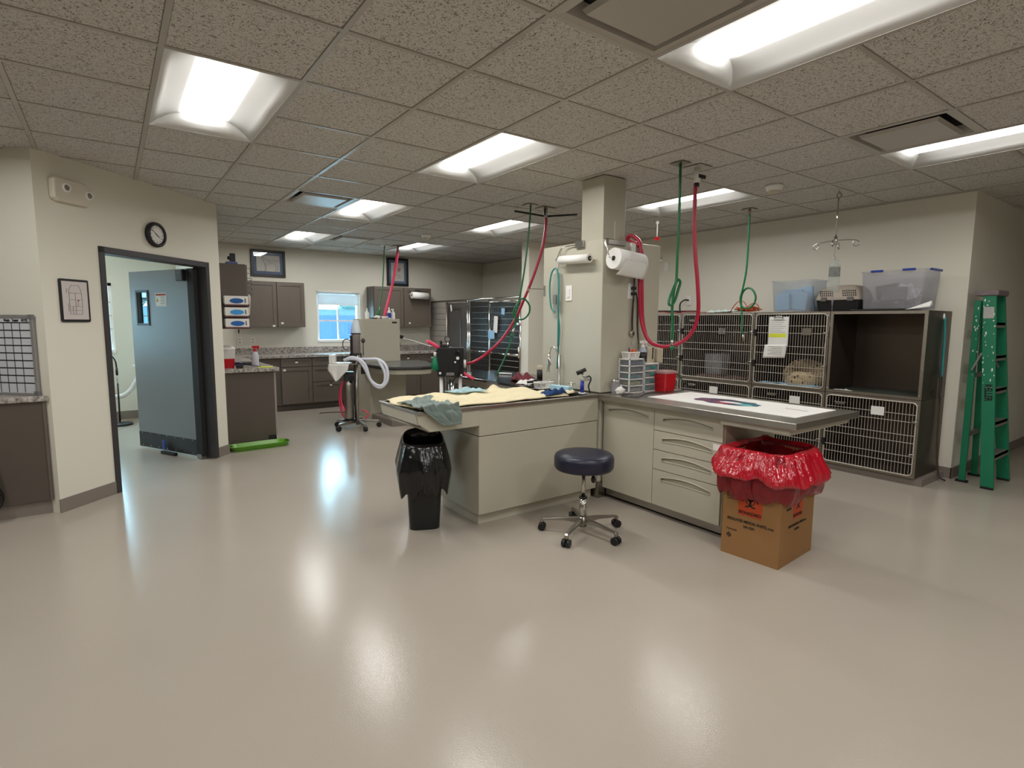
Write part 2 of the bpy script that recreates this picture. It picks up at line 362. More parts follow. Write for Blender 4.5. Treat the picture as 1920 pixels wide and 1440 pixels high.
base(MB().box(5.53, 5.54, -0.108, 0.0, 0, 0.105).box(5.53, 10.5, -0.11, -0.1, 0, 0.105), 'baseboard_hall', 'grey-brown vinyl baseboard behind the stepladder')
base(MB().box(4.29, 4.30, 4.89, 5.09, 0, 0.105).box(4.29, 5.54, 4.89, 4.90, 0, 0.105), 'baseboard_stub', 'grey-brown vinyl baseboard round the wall stub')

# ceiling: slab, tiles, grid bars
ceil = MB().box(-6, 10.5, -5.2, 8.25, CE+0.30, CE+0.35).build('ceiling', GRIDM, label='suspended ceiling of fissured grey-white acoustic tiles in a metal grid', cat='ceiling', kind='structure', loc=(0,0,0))
LIGHTS = {(-1,2): 'troffer lamp in the ceiling over the open floor before the clock', (2,2): 'troffer lamp in the ceiling above the towel-covered table',
 (2,6): 'troffer lamp touching the dark-slotted ceiling diffuser', (2,10): 'troffer lamp in front of the dog print above the wall cabinets', (5,6): 'troffer lamp hung past the black ceiling hook arms',
 (5,10): 'troffer lamp behind the pink ceiling hose', (6,2): 'troffer lamp crossed by the red hose and green hose by the square column', (6,-2): 'troffer lamp next to the diffuser nearer the hallway',
 (2,-2): 'large troffer lamp adjoining the flat ceiling diffuser plate', (-1,-2): 'troffer lamp over the open floor away from the island', (-1,-6): 'troffer lamp near the rear wall, desk side', (2,-6): 'troffer lamp near the rear wall, middle', (-4,3): 'troffer lamp added out of view to brighten the desk wall', (-5,-2): 'troffer lamp added unseen over the rear floor for the desk wall', (-6,10): 'troffer lamp added unseen to brighten the far end of the next room', (-3,10): 'troffer lamp added unseen to brighten the next room beyond the door', (6,-6): 'troffer lamp near the rear wall, hallway side'}  # desk-side pair and next-room pair are added, unseen, to brighten the walls
VENTS = {(1,6): 'open-slot air diffuser with dark gaps reflecting blue window light', (5,-1): 'drop-plate air diffuser beside the hallway lamp', (1,-1): 'large flat plate air diffuser beside the biggest lamp', (3,10): 'pale air diffuser near the framed dog print'}
TAKEN = {}
for (i, j) in LIGHTS: TAKEN[(i,j)] = ('L',i,j); TAKEN[(i,j+1)] = ('L',i,j)
for (i, j) in VENTS: TAKEN[(i,j)] = ('V',i,j)
I0, I1, J0, J1 = -10, 17, -8, 13
def in_view(x0, x1, y0, y1):
    P = [proj((x, y, CE)) for x in (x0, x1) for y in (y0, y1)]; P = [p for p in P if p]
    return len(P) == 4 and min(p[0] for p in P) < 1920 and max(p[0] for p in P) > 0 and max(p[1] for p in P) > 0 and min(p[1] for p in P) < 1440
tm = None; rest = MB(); ntile = 0
for i in range(I0, I1):
    for j in range(J0, J1+1):
        if (i, j) in TAKEN: continue
        x0, y0 = i*G, j*G; y1 = min(y0+G, 8.09)
        hidden = (x0 < -1.3 and x0+y0 > 2.5) or (y0 > x0+5.3) or x0 > 5.6 and y0 >= 0 or x0 < -4
        if in_view(x0, x0+G, y0, y0+G) and not hidden and j < J1 and ntile < 300:
            if tm is None:
                h = G/2-0.006; b0 = MB(); o1 = [(-h,-h),(h,-h),(h,h),(-h,h)]; k = h-0.010
                b0.add([(-h,-h,0.012),(h,-h,0.012),(h,h,0.012),(-h,h,0.012),(-k,-k,0.003),(k,-k,0.003),(k,k,0.003),(-k,k,0.003)],
                       [(0,1,2,3),(7,6,5,4),(0,4,5,1),(1,5,6,2),(2,6,7,3),(3,7,4,0)])
                t = b0.build('ceiling_tile', TILE, ceil); tm = t
            else: t = dup(tm, None)
            t.location = (x0+G/2, y0+G/2, CE); ntile += 1
        else: rest.box(x0+0.006, x0+G-0.006, y0+0.006, y1-0.006, CE+0.003, CE+0.012)
rest.build('ceiling_tile_field', TILE, ceil, kind='stuff')
for i in range(I0, I1+1):
    mb = MB(); x = i*G
    for j in range(J0, J1+1):
        a, b = TAKEN.get((i-1,j)), TAKEN.get((i,j))
        if a and a == b: continue
        mb.box(x-0.012, x+0.012, j*G, min((j+1)*G, 8.09), CE-0.002, CE+0.02)
    mb.build('ceiling_grid_bar', GRIDM, ceil)
for j in range(J0, J1+1):
    mb = MB(); y = j*G
    for i in range(I0, I1):
        a, b = TAKEN.get((i,j-1)), TAKEN.get((i,j))
        if a and a == b: continue
        mb.box(i*G+0.012, (i+1)*G-0.012, y-0.012, y+0.012, CE-0.0015, CE+0.02)
    mb.build('ceiling_grid_bar', GRIDM, ceil)
mb = MB().box(0.115, 5.54, 8.075, 8.09, CE-0.004, CE+0.02).box(5.525, 5.54, -0.1, 8.09, CE-0.004, CE+0.02); mb.build('wall_angle', GRIDM, ceil)

# recessed troffer lamps
REFL = mat('white_reflector_enamel', (228, 228, 226), 0.85, var=0.01, spec=0.15)
def make_light(loc, label):
    t = thing('ceiling_light', 'recessed '+label, 'ceiling light', loc, group='recessed troffer lamps')
    X, Y = 0.292, 0.597
    prof = [(X, 0.0), (0.25, 0.030), (0.20, 0.056), (0.15, 0.074), (0.105, 0.082)]
    for s in (1, -1):
        V = [(s*x, y, z) for y in (-Y, Y) for x, z in prof]; n = len(prof)
        MB().add(V, [(k, k+1, n+k+1, n+k) for k in range(n-1)], True).build('reflector', REFL, t, sol=0.002)
    for s in (1, -1):
        V = [(x*q, s*Y, 0.0) for q in (1,) for x in (X, 0.25, 0.2, 0.15, 0.105, 0.0, -0.105, -0.15, -0.2, -0.25, -X)]
        V2 = [(x, s*(Y-0.10*max(0, z/0.082)), z) for x, z in prof+[(0, 0.084)]+[(-a, b) for a, b in prof[::-1]]]
        n = len(V); MB().add(V+V2, [(k, k+1, n+k+1, n+k) for k in range(n-1)], True).build('end_plate', REFL, t, sol=0.002)
    # rounded lamp basket
    L_ = 0.535; arc = [(0.105*math.cos(math.pi*k/8), 0.080-0.042*math.sin(math.pi*k/8)) for k in range(9)]
    V = []
    for y, sc_ in ((-L_, 0.55), (-L_+0.02, 0.85), (-L_+0.05, 1), (L_-0.05, 1), (L_-0.02, 0.85), (L_, 0.55)):
        V += [(x*(0.9+0.1*sc_), y, 0.080-(0.080-z)*sc_) for x, z in arc]
    F = [(r*9+k, r*9+k+1, (r+1)*9+k+1, (r+1)*9+k) for r in range(5) for k in range(8)]+[tuple(range(9)), tuple(range(45, 54))[::-1]]
    MB().add(V, F, True).build('lamp_lens', LENSM, t)
    MB().box(-0.305, 0.305, -0.61, 0.61, 0.088, 0.092).build('housing', REFL, t)
    ld_ = bpy.data.lights.new('lens_area_light', 'AREA'); ld_.shape = 'RECTANGLE'; ld_.size = 0.11; ld_.size_y = 1.0; ld_.energy = LAMP_WATTS; ld_.color = (1.0, 0.985, 0.955)
    lo = bpy.data.objects.new('lens_area_light', ld_); COL.objects.link(lo); lo.location = (0, 0, 0.0365); lo.parent = t  # added area light under the lens, keeps the reflectors from washing out
    return t
l0 = None
for (i, j), lab in LIGHTS.items():
    p = ((i+0.5)*G, (j+1)*G, CE)
    if l0 is None: l0 = make_light(p, lab)
    else: dup(l0, p, None, 'recessed '+lab)
def make_vent(p, lab):
    t = thing('ceiling_diffuser', lab, 'air vent', p, group='ceiling air diffusers')
    h = G/2-0.012
    mb = MB(); o = [(-h,-h,0.0),(h,-h,0.0),(h,h,0.0),(-h,h,0.0)]; k = h-0.03; q = h-0.05
    mb.add(o+[(-k,-k,0.004),(k,-k,0.004),(k,k,0.004),(-k,k,0.004)]+[(-q,-q,0.06),(q,-q,0.06),(q,q,0.06),(-q,q,0.06)],
           [(a, (a+1) % 4, 4+(a+1) % 4, 4+a) for a in range(4)]+[(4+a, 4+(a+1) % 4, 8+(a+1) % 4, 8+a) for a in range(4)])
    mb.build('diffuser_frame', GRIDM, t, sol=0.002)
    MB().box(-h, h, -h, h, 0.065, 0.08).build('plenum_back', BLACKM, t)
    e = h-0.088
    MB().add([(-e,-e,-0.012),(e,-e,-0.012),(e,e,-0.012),(-e,e,-0.012),(-e-0.012,-e-0.012,0.008),(e+0.012,-e-0.012,0.008),(e+0.012,e+0.012,0.008),(-e-0.012,e+0.012,0.008)],
             [(3,2,1,0),(0,1,5,4),(1,2,6,5),(2,3,7,6),(3,0,4,7),(4,5,6,7)]).build('drop_plate', GRIDM, t)
    return t
v0 = None
for (i, j), lab in VENTS.items():
    p = ((i+0.5)*G, (j+0.5)*G, CE)
    if v0 is None: v0 = make_vent(p, lab)
    else: dup(v0, p, None, lab)
def detector(p, lab):
    t = thing('smoke_detector', lab, 'smoke detector', p)
    MB().lathe([(0.001,0),(0.075,0),(0.075,-0.015),(0.07,-0.015),(0.062,-0.04),(0.05,-0.045),(0.001,-0.045)], n=20).build('body', WHITE, t)
    MB().lathe([(0.05,-0.045),(0.045,-0.06),(0.03,-0.068),(0.001,-0.068)], n=20).build('sensor_cap', BEIGE, t)
detector((2.79, 5.29, CE), 'round smoke detector on the ceiling near the pink hose')
detector((3.93, 0.91, CE), 'round smoke detector on the ceiling nearer the cages')

# doorway: frame and swung-open leaf
d = thing('door_1', 'dark framed doorway with a grey traffic door standing open into the next room', 'door', tuple(W45(2.7)), A45, kind='structure')
mb = MB(); S0, S1, S2, S3 = 2.072-2.7, 2.122-2.7, 3.295-2.7, 3.345-2.7
mb.box(S0, S1, -0.012, 0.14, 0, 2.05).box(S2, S3, -0.012, 0.14, 0, 2.05).box(S0, S3, -0.012, 0.14, 1.998, 2.05)
mb.build('door_frame', DGREY, d, bevel=0.004)
LA = math.radians(117-45)       # leaf direction in the wall's frame
hx, hy = 3.255-2.7, 0.085
leaf = thing('tmp', None, None)
bpy.data.objects.remove(leaf)
ld = Vector((math.cos(LA), math.sin(LA), 0)); ln = Vector((-math.sin(LA), math.cos(LA), 0))   # ln points to the room-side? (left of ld)
def LP(u, n_, z): return tuple(Vector((hx, hy, z))+ld*u+ln*n_)
def lbox(mb, u0, u1, n0, n1, z0, z1):
    return mb.add([LP(u0,n0,z0),LP(u1,n0,z0),LP(u1,n1,z0),LP(u0,n1,z0),LP(u0,n0,z1),LP(u1,n0,z1),LP(u1,n1,z1),LP(u0,n1,z1)], [(0,3,2,1),(4,5,6,7),(0,1,5,4),(1,2,6,5),(2,3,7,6),(3,0,4,7)])
LWID = 1.13; wu0, wu1, wz0, wz1 = 0.80, 1.005, 1.41, 1.77
mb = MB()
lbox(mb, 0.10, wu0, -0.02, 0.02, 0.03, 1.985); lbox(mb, wu1, LWID, -0.02, 0.02, 0.03, 1.985); lbox(mb, wu0, wu1, -0.02, 0.02, 0.03, wz0); lbox(mb, wu0, wu1, -0.02, 0.02, wz1, 1.985)
lf = mb.build('door_leaf', DOORG, d)
mb = MB(); lbox(mb, 0.0, 0.10, -0.024, 0.024, 0.03, 1.985); mb.build('hinge_gasket', BLACKM, lf)
mb = MB(); lbox(mb, 0.10, LWID, 0.02, 0.023, 0.03, 0.20); lbox(mb, 0.10, LWID, -0.023, -0.02, 0.03, 0.20); mb.build('kick_plate', BLACK, lf)
mb = MB()
for sgn in (0.02, -0.03):
    a, b = sgn, sgn+0.01
    lbox(mb, wu0-0.012, wu0+0.012, a, b, wz0-0.012, wz1+0.012); lbox(mb, wu1-0.012, wu1+0.012, a, b, wz0-0.012, wz1+0.012)
    lbox(mb, wu0, wu1, a, b, wz0-0.012, wz0+0.012); lbox(mb, wu0, wu1, a, b, wz1-0.012, wz1+0.012)
mb.build('vision_frame', BLACK, lf)
mb = MB(); lbox(mb, wu0, wu1, -0.003, 0.003, wz0, wz1); mb.build('vision_pane', PANE, lf)
mb = MB(); lbox(mb, 0.11, 0.22, 0.02, 0.07, 1.86, 1.975); mb.build('hinge_box', BLACK, lf, bevel=0.006)
mb = MB(); lbox(mb, 0.14, 0.18, 0.07, 0.072, 1.93, 1.955); mb.build('hinge_label', INKG, lf)
mb = MB(); lbox(mb, 0.02, 0.09, -0.03, 0.03, 0.005, 0.05); mb.build('pivot', STEEL, lf)
mb = MB()
for k in range(7):
    for z in (0.185, 0.045): lbox(mb, 0.16+k*0.15, 0.172+k*0.15, 0.023, 0.026, z, z+0.012)
mb.build('kick_plate_screws', STEELD, lf)
mb = MB(); lbox(mb, 0.47, 0.66, 0.02, 0.0225, 1.605, 1.745); sg = mb.build('warning_sign', PAPER, lf)
mb = MB(); lbox(mb, 0.48, 0.65, 0.0225, 0.0232, 1.718, 1.738); mb.build('sign_header', mat('sign_red_orange', (176, 78, 52), 0.7), sg)
mb = MB(); V = [LP(0.605,0.0232,1.655),LP(0.645,0.0232,1.655),LP(0.625,0.0232,1.70)]; mb.add(V, [(0,1,2),(2,1,0)]); mb.build('sign_triangle', mat('sign_yellow', (206, 176, 40), 0.7), sg)
mb = MB()
for k in range(5): lbox(mb, 0.495, 0.58-0.012*(k % 2), 0.0225, 0.0231, 1.70-k*0.017, 1.705-k*0.017)
mb.build('sign_lines', INKG, sg)
# blue foot-operated door stop
mb = MB(); lbox(mb, 0.60, 0.645, 0.05, 0.062, 0.045, 0.15); st = thing('door_stop', 'blue and black rubber wedge holding the grey door open', 'door stop', tuple(d.matrix_world.translation) if False else tuple(W45(2.7)), A45)
mb.build('pedal', BLUE, st, bevel=0.004); mb = MB(); lbox(mb, 0.40, 0.645, 0.045, 0.085, 0.0, 0.035); mb.build('wedge', BLACKM, st, bevel=0.006)

# windows
def window(name, x0, x1, z0, z1, lab, blind):
    t = thing(name, lab, 'window', ((x0+x1)/2, 8.09, z0), kind='structure', world=True)
    m = MB(); f = 0.045
    m.box(x0, x1, 8.075, 8.2, z0, z0+f).box(x0, x1, 8.12, 8.2, z1-f, z1).box(x0, x0+f, 8.12, 8.2, z0, z1).box(x1-f, x1, 8.12, 8.2, z0, z1)
    m.build('window_frame', WHITEM, t, bevel=0.003)
    xm = (x0+x1)/2; zm = z0+(z1-z0)*0.42
    MB().box(xm-0.012, xm+0.012, 8.14, 8.17, z0+f, z1-f).box(x0+f, x1-f, 8.135, 8.175, zm-0.014, zm+0.014).build('muntin', WHITEM, t)
    MB().box(x0+f, xm-0.012, 8.152, 8.156, z0+f, z1-f).build('pane', PANE, t); MB().box(xm+0.012, x1-f, 8.152, 8.156, z0+f, z1-f).build('pane', PANE, t)
    if blind:
        MB().cyl((x0+0.01, 8.085, z1-0.02), (x1-0.01, 8.085, z1-0.02), 0.022, n=12).build('shade_roller', WHITEM, t)
        MB().box(x0+0.012, x1-0.012, 8.098, 8.100, z1-0.235, z1-0.02).build('shade_cloth', mat('roller_shade_cloth', (226, 232, 234), 0.8, trans=0.25), t)
        MB().box(x0+0.012, x1-0.012, 8.092, 8.108, z1-0.25, z1-0.232).build('shade_bar', WHITEM, t)
    else:
        for k in range(3): MB().box(x0+0.02, x1-0.02, 8.10, 8.112, z0+0.34+k*0.19, z0+0.355+k*0.19).build('shade_fold', BEIGE, t)
window('window_1', WX0, WX1, WZ0, WZ1, 'white framed window with a partly drawn roller shade over the counter', True)
window('window_2', EX0, EX1, EZ0, EZ1, 'white framed window of the next room seen through the doorway', False)
window('added_window_3', FX0, FX1, EZ0, EZ1, 'wide white framed window added unseen to brighten the next room', False)  # added opening out of view, lets more daylight into the next room
window('added_window_4', HX0, HX1, EZ0, EZ1, 'narrow white framed window added behind the door leaf, glimpsed through its vision panel', False)  # added behind the leaf so its pane looks bright; also lights the room
# ================================================================== ISLAND
TX0, TX1, TY0, TY1, TZ = 2.36, 3.06, 1.42, 2.17, 2.125
t = thing('utility_tower', 'tan square utility tower of the treatment island with a column rising to the ceiling', 'tower', ((TX0+TX1)/2, (TY0+TY1)/2, 0), world=True)
tw = t
MB().box(TX0, TX1, TY0, TY1, 0.885, TZ).build('upper_panel', TAN, t, bevel=0.006)
MB().box(TX0+0.012, TX1-0.012, TY0+0.012, TY1-0.012, 0.12, 0.88).build('lower_post', TAN, t, bevel=0.02)
MB().box(TX0-0.01, TX0+0.10, TY0-0.012, TY0+0.10, 0, 0.125).box(TX0+0.10, TX1, TY0+0.02, TY1, 0, 0.12).build('base_shoe', STEEL, t, bevel=0.004)
cx0, cx1, cy0, cy1 = 2.475, 2.735, 1.54, 1.80
MB().box(cx0, cx1, cy0, cy1, TZ, CE-0.004).build('column_cladding', TAN, t, bevel=0.003)
MB().box(cx0+0.13, cx0+0.134, cy0-0.004, cy0, TZ, TZ+0.18).build('column_seam', WHITE, t)
MB().box(TX0+0.36, TX0+0.362, TY0-0.002, TY0, 0.885, TZ).build('panel_seam', TANL, t)

# wet treatment table with towels (runs towards the door)
LX0, LX1, LY0, LY1, LZ = 0.70, 2.355, 1.40, 2.03, 0.88
t = thing('treatment_table', 'tan wet treatment table with steel rim, covered by cream towels', 'table', (1.75, 1.7, 0), world=True)
MB().box(1.185, 2.345, 1.425, 2.0, 0.085, 0.655).build('pedestal', TAN, t, bevel=0.005)
MB().box(1.205, 2.325, 1.465, 2.0, 0.0, 0.085).build('toe_base', TAN, t, bevel=0.003)
MB().box(1.185, 2.345, 1.42, 1.46, 0.66, 0.865).box(1.185, 1.225, 1.46, 2.0, 0.66, 0.74).build('front_apron', TAN, t, bevel=0.004)
# overhanging end: tapered tray shell
o = [(1.19, 0.735), (0.80, 0.735), (LX0+0.02, 0.79), (LX0+0.005, 0.865), (1.19, 0.865)]
MB().prism_xz(o, 1.415, 1.435).build('overhang_side', TAN, t, bevel=0.004); MB().prism_xz(o, LY1-0.03, LY1-0.01).build('overhang_side', TAN, t, bevel=0.004)
MB().add([(0.80,1.435,0.735),(1.185,1.435,0.735),(1.185,LY1-0.03,0.735),(0.80,LY1-0.03,0.735),(LX0+0.02,1.435,0.79),(LX0+0.02,LY1-0.03,0.79),(LX0+0.005,1.435,0.865),(LX0+0.005,LY1-0.03,0.865)],
         [(0,1,2,3),(0,3,5,4),(4,5,7,6)]).build('overhang_pan', TAN, t, sol=0.008)
mb = MB(); r = 0.028
mb.box(LX0, LX1, LY0, LY0+r, LZ-0.025, LZ).box(LX0, LX1, LY1-r, LY1, LZ-0.025, LZ).box(LX0, LX0+r, LY0+r, LY1-r, LZ-0.025, LZ).box(2.26, LX1, LY0+r, LY1-r, LZ-0.025, LZ)
mb.build('steel_rim', STEEL, t, bevel=0.004)
mb = MB().box(LX0+r, 2.26, LY0+r, LY1-r, 0.775, 0.785).box(2.25, 2.26, LY0+r, LY1-r, 0.785, LZ-0.025).box(LX0+r, 2.25, LY0+r, LY0+r+0.006, 0.785, LZ-0.025).box(LX0+r, 2.25, LY1-r-0.006, LY1-r, 0.785, LZ-0.025)
mb.build('basin', mat('dark_basin', (34, 33, 34), 0.4, 0.4), t)
mb = MB()
for k in range(26): mb.box(0.76+k*0.044, 0.768+k*0.044, LY0+r, LY1-r, 0.862, 0.868)
mb.build('grate', STEELD, t)
# cream towel
def towel(u, v):
    x = 0.715+u*1.29+0.03*math.sin(7*v+1); y = 1.435+v*0.565+0.018*math.sin(9*u)+0.012*math.sin(23*u+4*v)
    z = 0.896+0.016*noise.noise(Vector((x*3.2, y*9, 1.3)))+0.020*abs(noise.noise(Vector((x*2.5, y*13+1.2*math.sin(x*3), 7))))+0.012*abs(noise.noise(Vector((x*6, y*22, 3))))+0.010*noise.noise(Vector((x*14, y*16, 4)))
    z += 0.045*math.exp(-((x-1.66)/0.05)**2-((y-1.95)/0.04)**2)+0.030*math.exp(-((x-0.95)/0.2)**2-((y-1.62)/0.1)**2)
    ed = min(u, 1-u, v*0.5, (1-v)*0.5)
    z = 0.884+(z-0.884)*min(1, 0.25+ed*14)
    return (x, y, z)
MB().grid(towel, 110, 60).build('cream_towel', CREAM, label='large cream terry towel spread over the wet treatment table', cat='towel', sol=0.008)
def gtowel(u, v):
    # bunched on the top, tip hanging over the long front edge
    wd = 0.33*(1-0.72*max(0, v-0.5)/0.5)
    x = 0.85+(u-0.5)*wd+0.03*math.sin(6*v+2*u)+0.15*max(0, v-0.45)
    q = Vector((u*3.2, v*4.2, 2.0)); crease = abs(noise.noise(q))*0.075+abs(noise.noise(q*2.3))*0.035
    if v < 0.6: k = v/0.6; y = 1.68-k*0.285; z = 0.905+crease*math.sin(math.pi*min(1, 0.15+0.75*k))*(0.35+0.65*math.sin(math.pi*u))
    else: k = (v-0.6)/0.4; y = 1.388-0.012*k-crease*0.35; z = 0.912-0.135*k+crease*0.5*(1-k)
    return (x, y, max(z, 0.896) if v < 0.6 else z)
MB().grid(gtowel, 44, 56).build('hand_towel', GREYT, label='crumpled grey-green hand towel drooping over the table corner', cat='towel', sol=0.006)
def cloth(cx, cy, w, h, z0, amp, seed):
    def f(u, v):
        x = cx+(u-0.5)*w*(1+0.15*math.sin(5*v+seed)); y = cy+(v-0.5)*h*(1+0.15*math.sin(4*u+seed))
        return (x, y, z0+amp*(noise.noise(Vector((x*18, y*18, seed)))+0.5)*min(1, 6*min(u, 1-u, v, 1-v)+0.2))
    return f
MB().grid(cloth(1.36, 1.86, 0.30, 0.13, 0.922, 0.030, 3), 26, 14).build('teal_cloth', TEALC, label='pale teal patterned cloth lying on the cream towel', cat='cloth', sol=0.003)
MB().grid(cloth(1.93, 1.50, 0.20, 0.09, 0.896, 0.05, 8), 14, 10).build('navy_cloth', NAVYC, label='navy cloth rumpled at the edge of the cream towel near the sink', cat='cloth', sol=0.003)
MB().grid(cloth(2.06, 1.52, 0.18, 0.09, 0.892, 0.035, 5), 14, 10).build('towel_corner', CREAM, label='cream towel corner trailing into the dark sink', cat='towel', sol=0.004)

# back table (beyond the tower)
t = thing('prep_table', 'stainless prep table behind the utility tower beside the black anesthesia machine', 'table', (2.55, 2.9, 0), world=True)
MB().box(2.15, 2.95, 2.18, 3.68, 0.855, 0.88).build('table_top', mat('dark_polished_steel', (104, 104, 108), 0.14, 1.0, var=0.08), t, bevel=0.004)
MB().box(2.17, 2.93, 2.2, 3.66, 0.79, 0.855).build('apron', STEELD, t)
MB().box(2.38, 2.9, 2.18, 3.2, 0.1, 0.79).build('cabinet', TAN, t, bevel=0.004); MB().box(2.42, 2.86, 2.2, 3.16, 0, 0.1).build('toe_base', TAN, t)

# drawer counter (runs towards the camera)
RX0, RX1, RY0, RY1, RZ = 2.335, 3.17, -0.205, 1.415, 0.88
t = thing('drawer_counter', 'tan counter unit with one door, four drawers and an overhanging steel top', 'counter', (2.75, 0.6, 0), world=True)
MB().box(2.42, 3.04, 0.30, 1.41, 0.085, 0.815).build('cabinet_body', TAN, t, bevel=0.003)
MB().box(2.44, 3.0, 0.31, 1.40, 0.025, 0.085).build('toe_base', STEEL, t); MB().box(2.47, 2.98, 0.34, 1.38, 0.0, 0.025).build('shadow_gap', BLACKM, t)  # matte black block painted in for the shaded gap below the steel base
fn = lambda u, v, d_: (2.42-d_, u, v)       # front faces -x
def pull_front(name, y0, y1, z0, z1, par):
    cr_ = crescent((y0+y1)/2, z1-0.064, min(0.42, (y1-y0)*0.80), 0.036)
    pf = recessed_panel(y0, y1, z0, z1, cr_[::-1], fn, 0.022, 0.018).build(name, TAN, par)
    MB().tube([(2.3975, a, b) for a, b in cr_], 0.004, 6, closed=True).build('pull_lip', TAN, pf)
    return pf
pull_front('cabinet_door', 0.885, 1.405, 0.092, 0.812, t)
zs = [(0.665, 0.812), (0.518, 0.660), (0.368, 0.513), (0.092, 0.363)]
for k, (a, b) in enumerate(zs):
    dr = pull_front('drawer', 0.305, 0.88, a, b, t)
    if k in (1, 2): MB().box(2.3965, 2.3978, 0.315, 0.375, b-0.055, b-0.012).build('drawer_label', PAPER, dr)
mb = MB().box(RX0, RX1, RY0, RY1, 0.835, RZ); mb.build('steel_top', STEELTOP, t, bevel=0.004)
MB().box(RX0+0.03, RX1-0.03, RY0+0.05, 0.31, 0.795, 0.835).box(RX0+0.04, RX1-0.03, 0.30, RY1, 0.815, 0.835).build('top_pan', TAN, t, bevel=0.006)
# printed mat
t = thing('table_mat', 'white printed mat with a dark purple and teal picture on the steel counter', 'mat', (2.79, 0.48, RZ), world=True)
MB().box(2.53, 3.07, -0.10, 1.06, RZ+0.0005, RZ+0.003).build('sheet', PAPER, t)
def blob(cx, cy, w, h, seed, n=40):
    return [(cx+w/2*math.cos(a)*(0.8+0.35*noise.noise(Vector((math.cos(a)*1.8, math.sin(a)*1.8, seed)))), cy+h/2*math.sin(a)*(0.8+0.4*noise.noise(Vector((math.cos(a)*2, math.sin(a)*2, seed+5))))) for a in [2*math.pi*k/n for k in range(n)]]
for k, (cx, cy, w_, h_, col) in enumerate([(2.80, 0.55, 0.34, 0.58, (52, 40, 58)), (2.76, 0.66, 0.20, 0.30, (92, 48, 78)), (2.80, 0.40, 0.20, 0.28, (40, 96, 108)), (2.78, 0.50, 0.10, 0.20, (224, 220, 224)), (2.72, 0.52, 0.08, 0.14, (168, 56, 74)), (2.74, 0.36, 0.10, 0.12, (96, 176, 178))]):
    MB().prism(blob(cx, cy, w_, h_, k*3.1), RZ+0.003+0.0003*k, RZ+0.0034+0.0003*k).build('print_patch', mat('print_%d' % k, col, 0.7, var=0.3, scale=30), t)
mb = MB()
for k in range(7): mb.box(2.58+k*0.065, 2.583+k*0.065, -0.07, 0.16, RZ+0.003, RZ+0.0033); mb.box(2.58+k*0.065, 2.583+k*0.065, 0.86, 1.03, RZ+0.003, RZ+0.0033)
mb.build('print_lines', kind='stuff', parent=t, m=mat('faint_print', (196, 184, 196), 0.8))
mb = MB().box(2.84, 2.855, -0.02, 0.13, RZ+0.0033, RZ+0.0036); mb.build('print_script', INKG, t)

# stool
sx, sy = 1.72, 0.92
t = thing('rolling_stool', 'round navy vinyl stool on a chrome five-star base with black casters', 'stool', (sx, sy, 0))
MB().lathe([(0.001,0.455),(0.17,0.455),(0.195,0.462),(0.205,0.48),(0.206,0.535),(0.200,0.556),(0.185,0.567),(0.12,0.573),(0.001,0.575)], n=40).build('seat', NAVY, t)
MB().lathe([(0.001,0.43),(0.03,0.43),(0.03,0.455),(0.001,0.455)], n=16).build('seat_mount', BLACK, t)
MB().cyl((0,0,0.24), (0,0,0.44), 0.014).build('piston', CHROME, t); MB().cyl((0,0,0.10), (0,0,0.255), 0.026).build('column', CHROME, t)
MB().cyl((0,0,0.25), (0,0,0.262), 0.029).build('collar', BLACK, t); MB().cyl((0,0,0.05), (0,0,0.12), 0.030).build('hub', STEEL, t)
MB().tube([(0.01,-0.01,0.44), (0.035,-0.03,0.415)], 0.004, 6).ball((0.05,-0.045,0.385), 0.022, 8, (0.8,0.8,1.3)).build('height_lever', BLACK, t)
a0 = math.atan2(0.793-sy, 1.449-sx)
for k in range(5):
    a = a0+k*2*math.pi/5; dx, dy = math.cos(a), math.sin(a); R_ = 0.285
    o = [(0.02, 0.07), (0.02, 0.115), (0.14, 0.105), (R_-0.004, 0.088), (R_+0.010, 0.080), (R_+0.010, 0.055), (R_-0.008, 0.055), (R_-0.010, 0.074), (0.13, 0.082)]
    MB().poly(o, lambda u, v, q: (u*dx-q*dy, u*dy+q*dx, v), -0.013, 0.013).build('leg', STEEL, t, bevel=0.004)
    cs = MB()
    for q in (-0.016, 0.016): cs.cyl((R_*dx-(q-0.011)*dy, R_*dy+(q-0.011)*dx, 0.0265), (R_*dx-(q+0.011)*dy, R_*dy+(q+0.011)*dx, 0.0265), 0.0265, n=14)
    cs.cyl((R_*dx, R_*dy, 0.03), (R_*dx, R_*dy, 0.058), 0.008, n=8); cs.build('caster', BLACK, t)

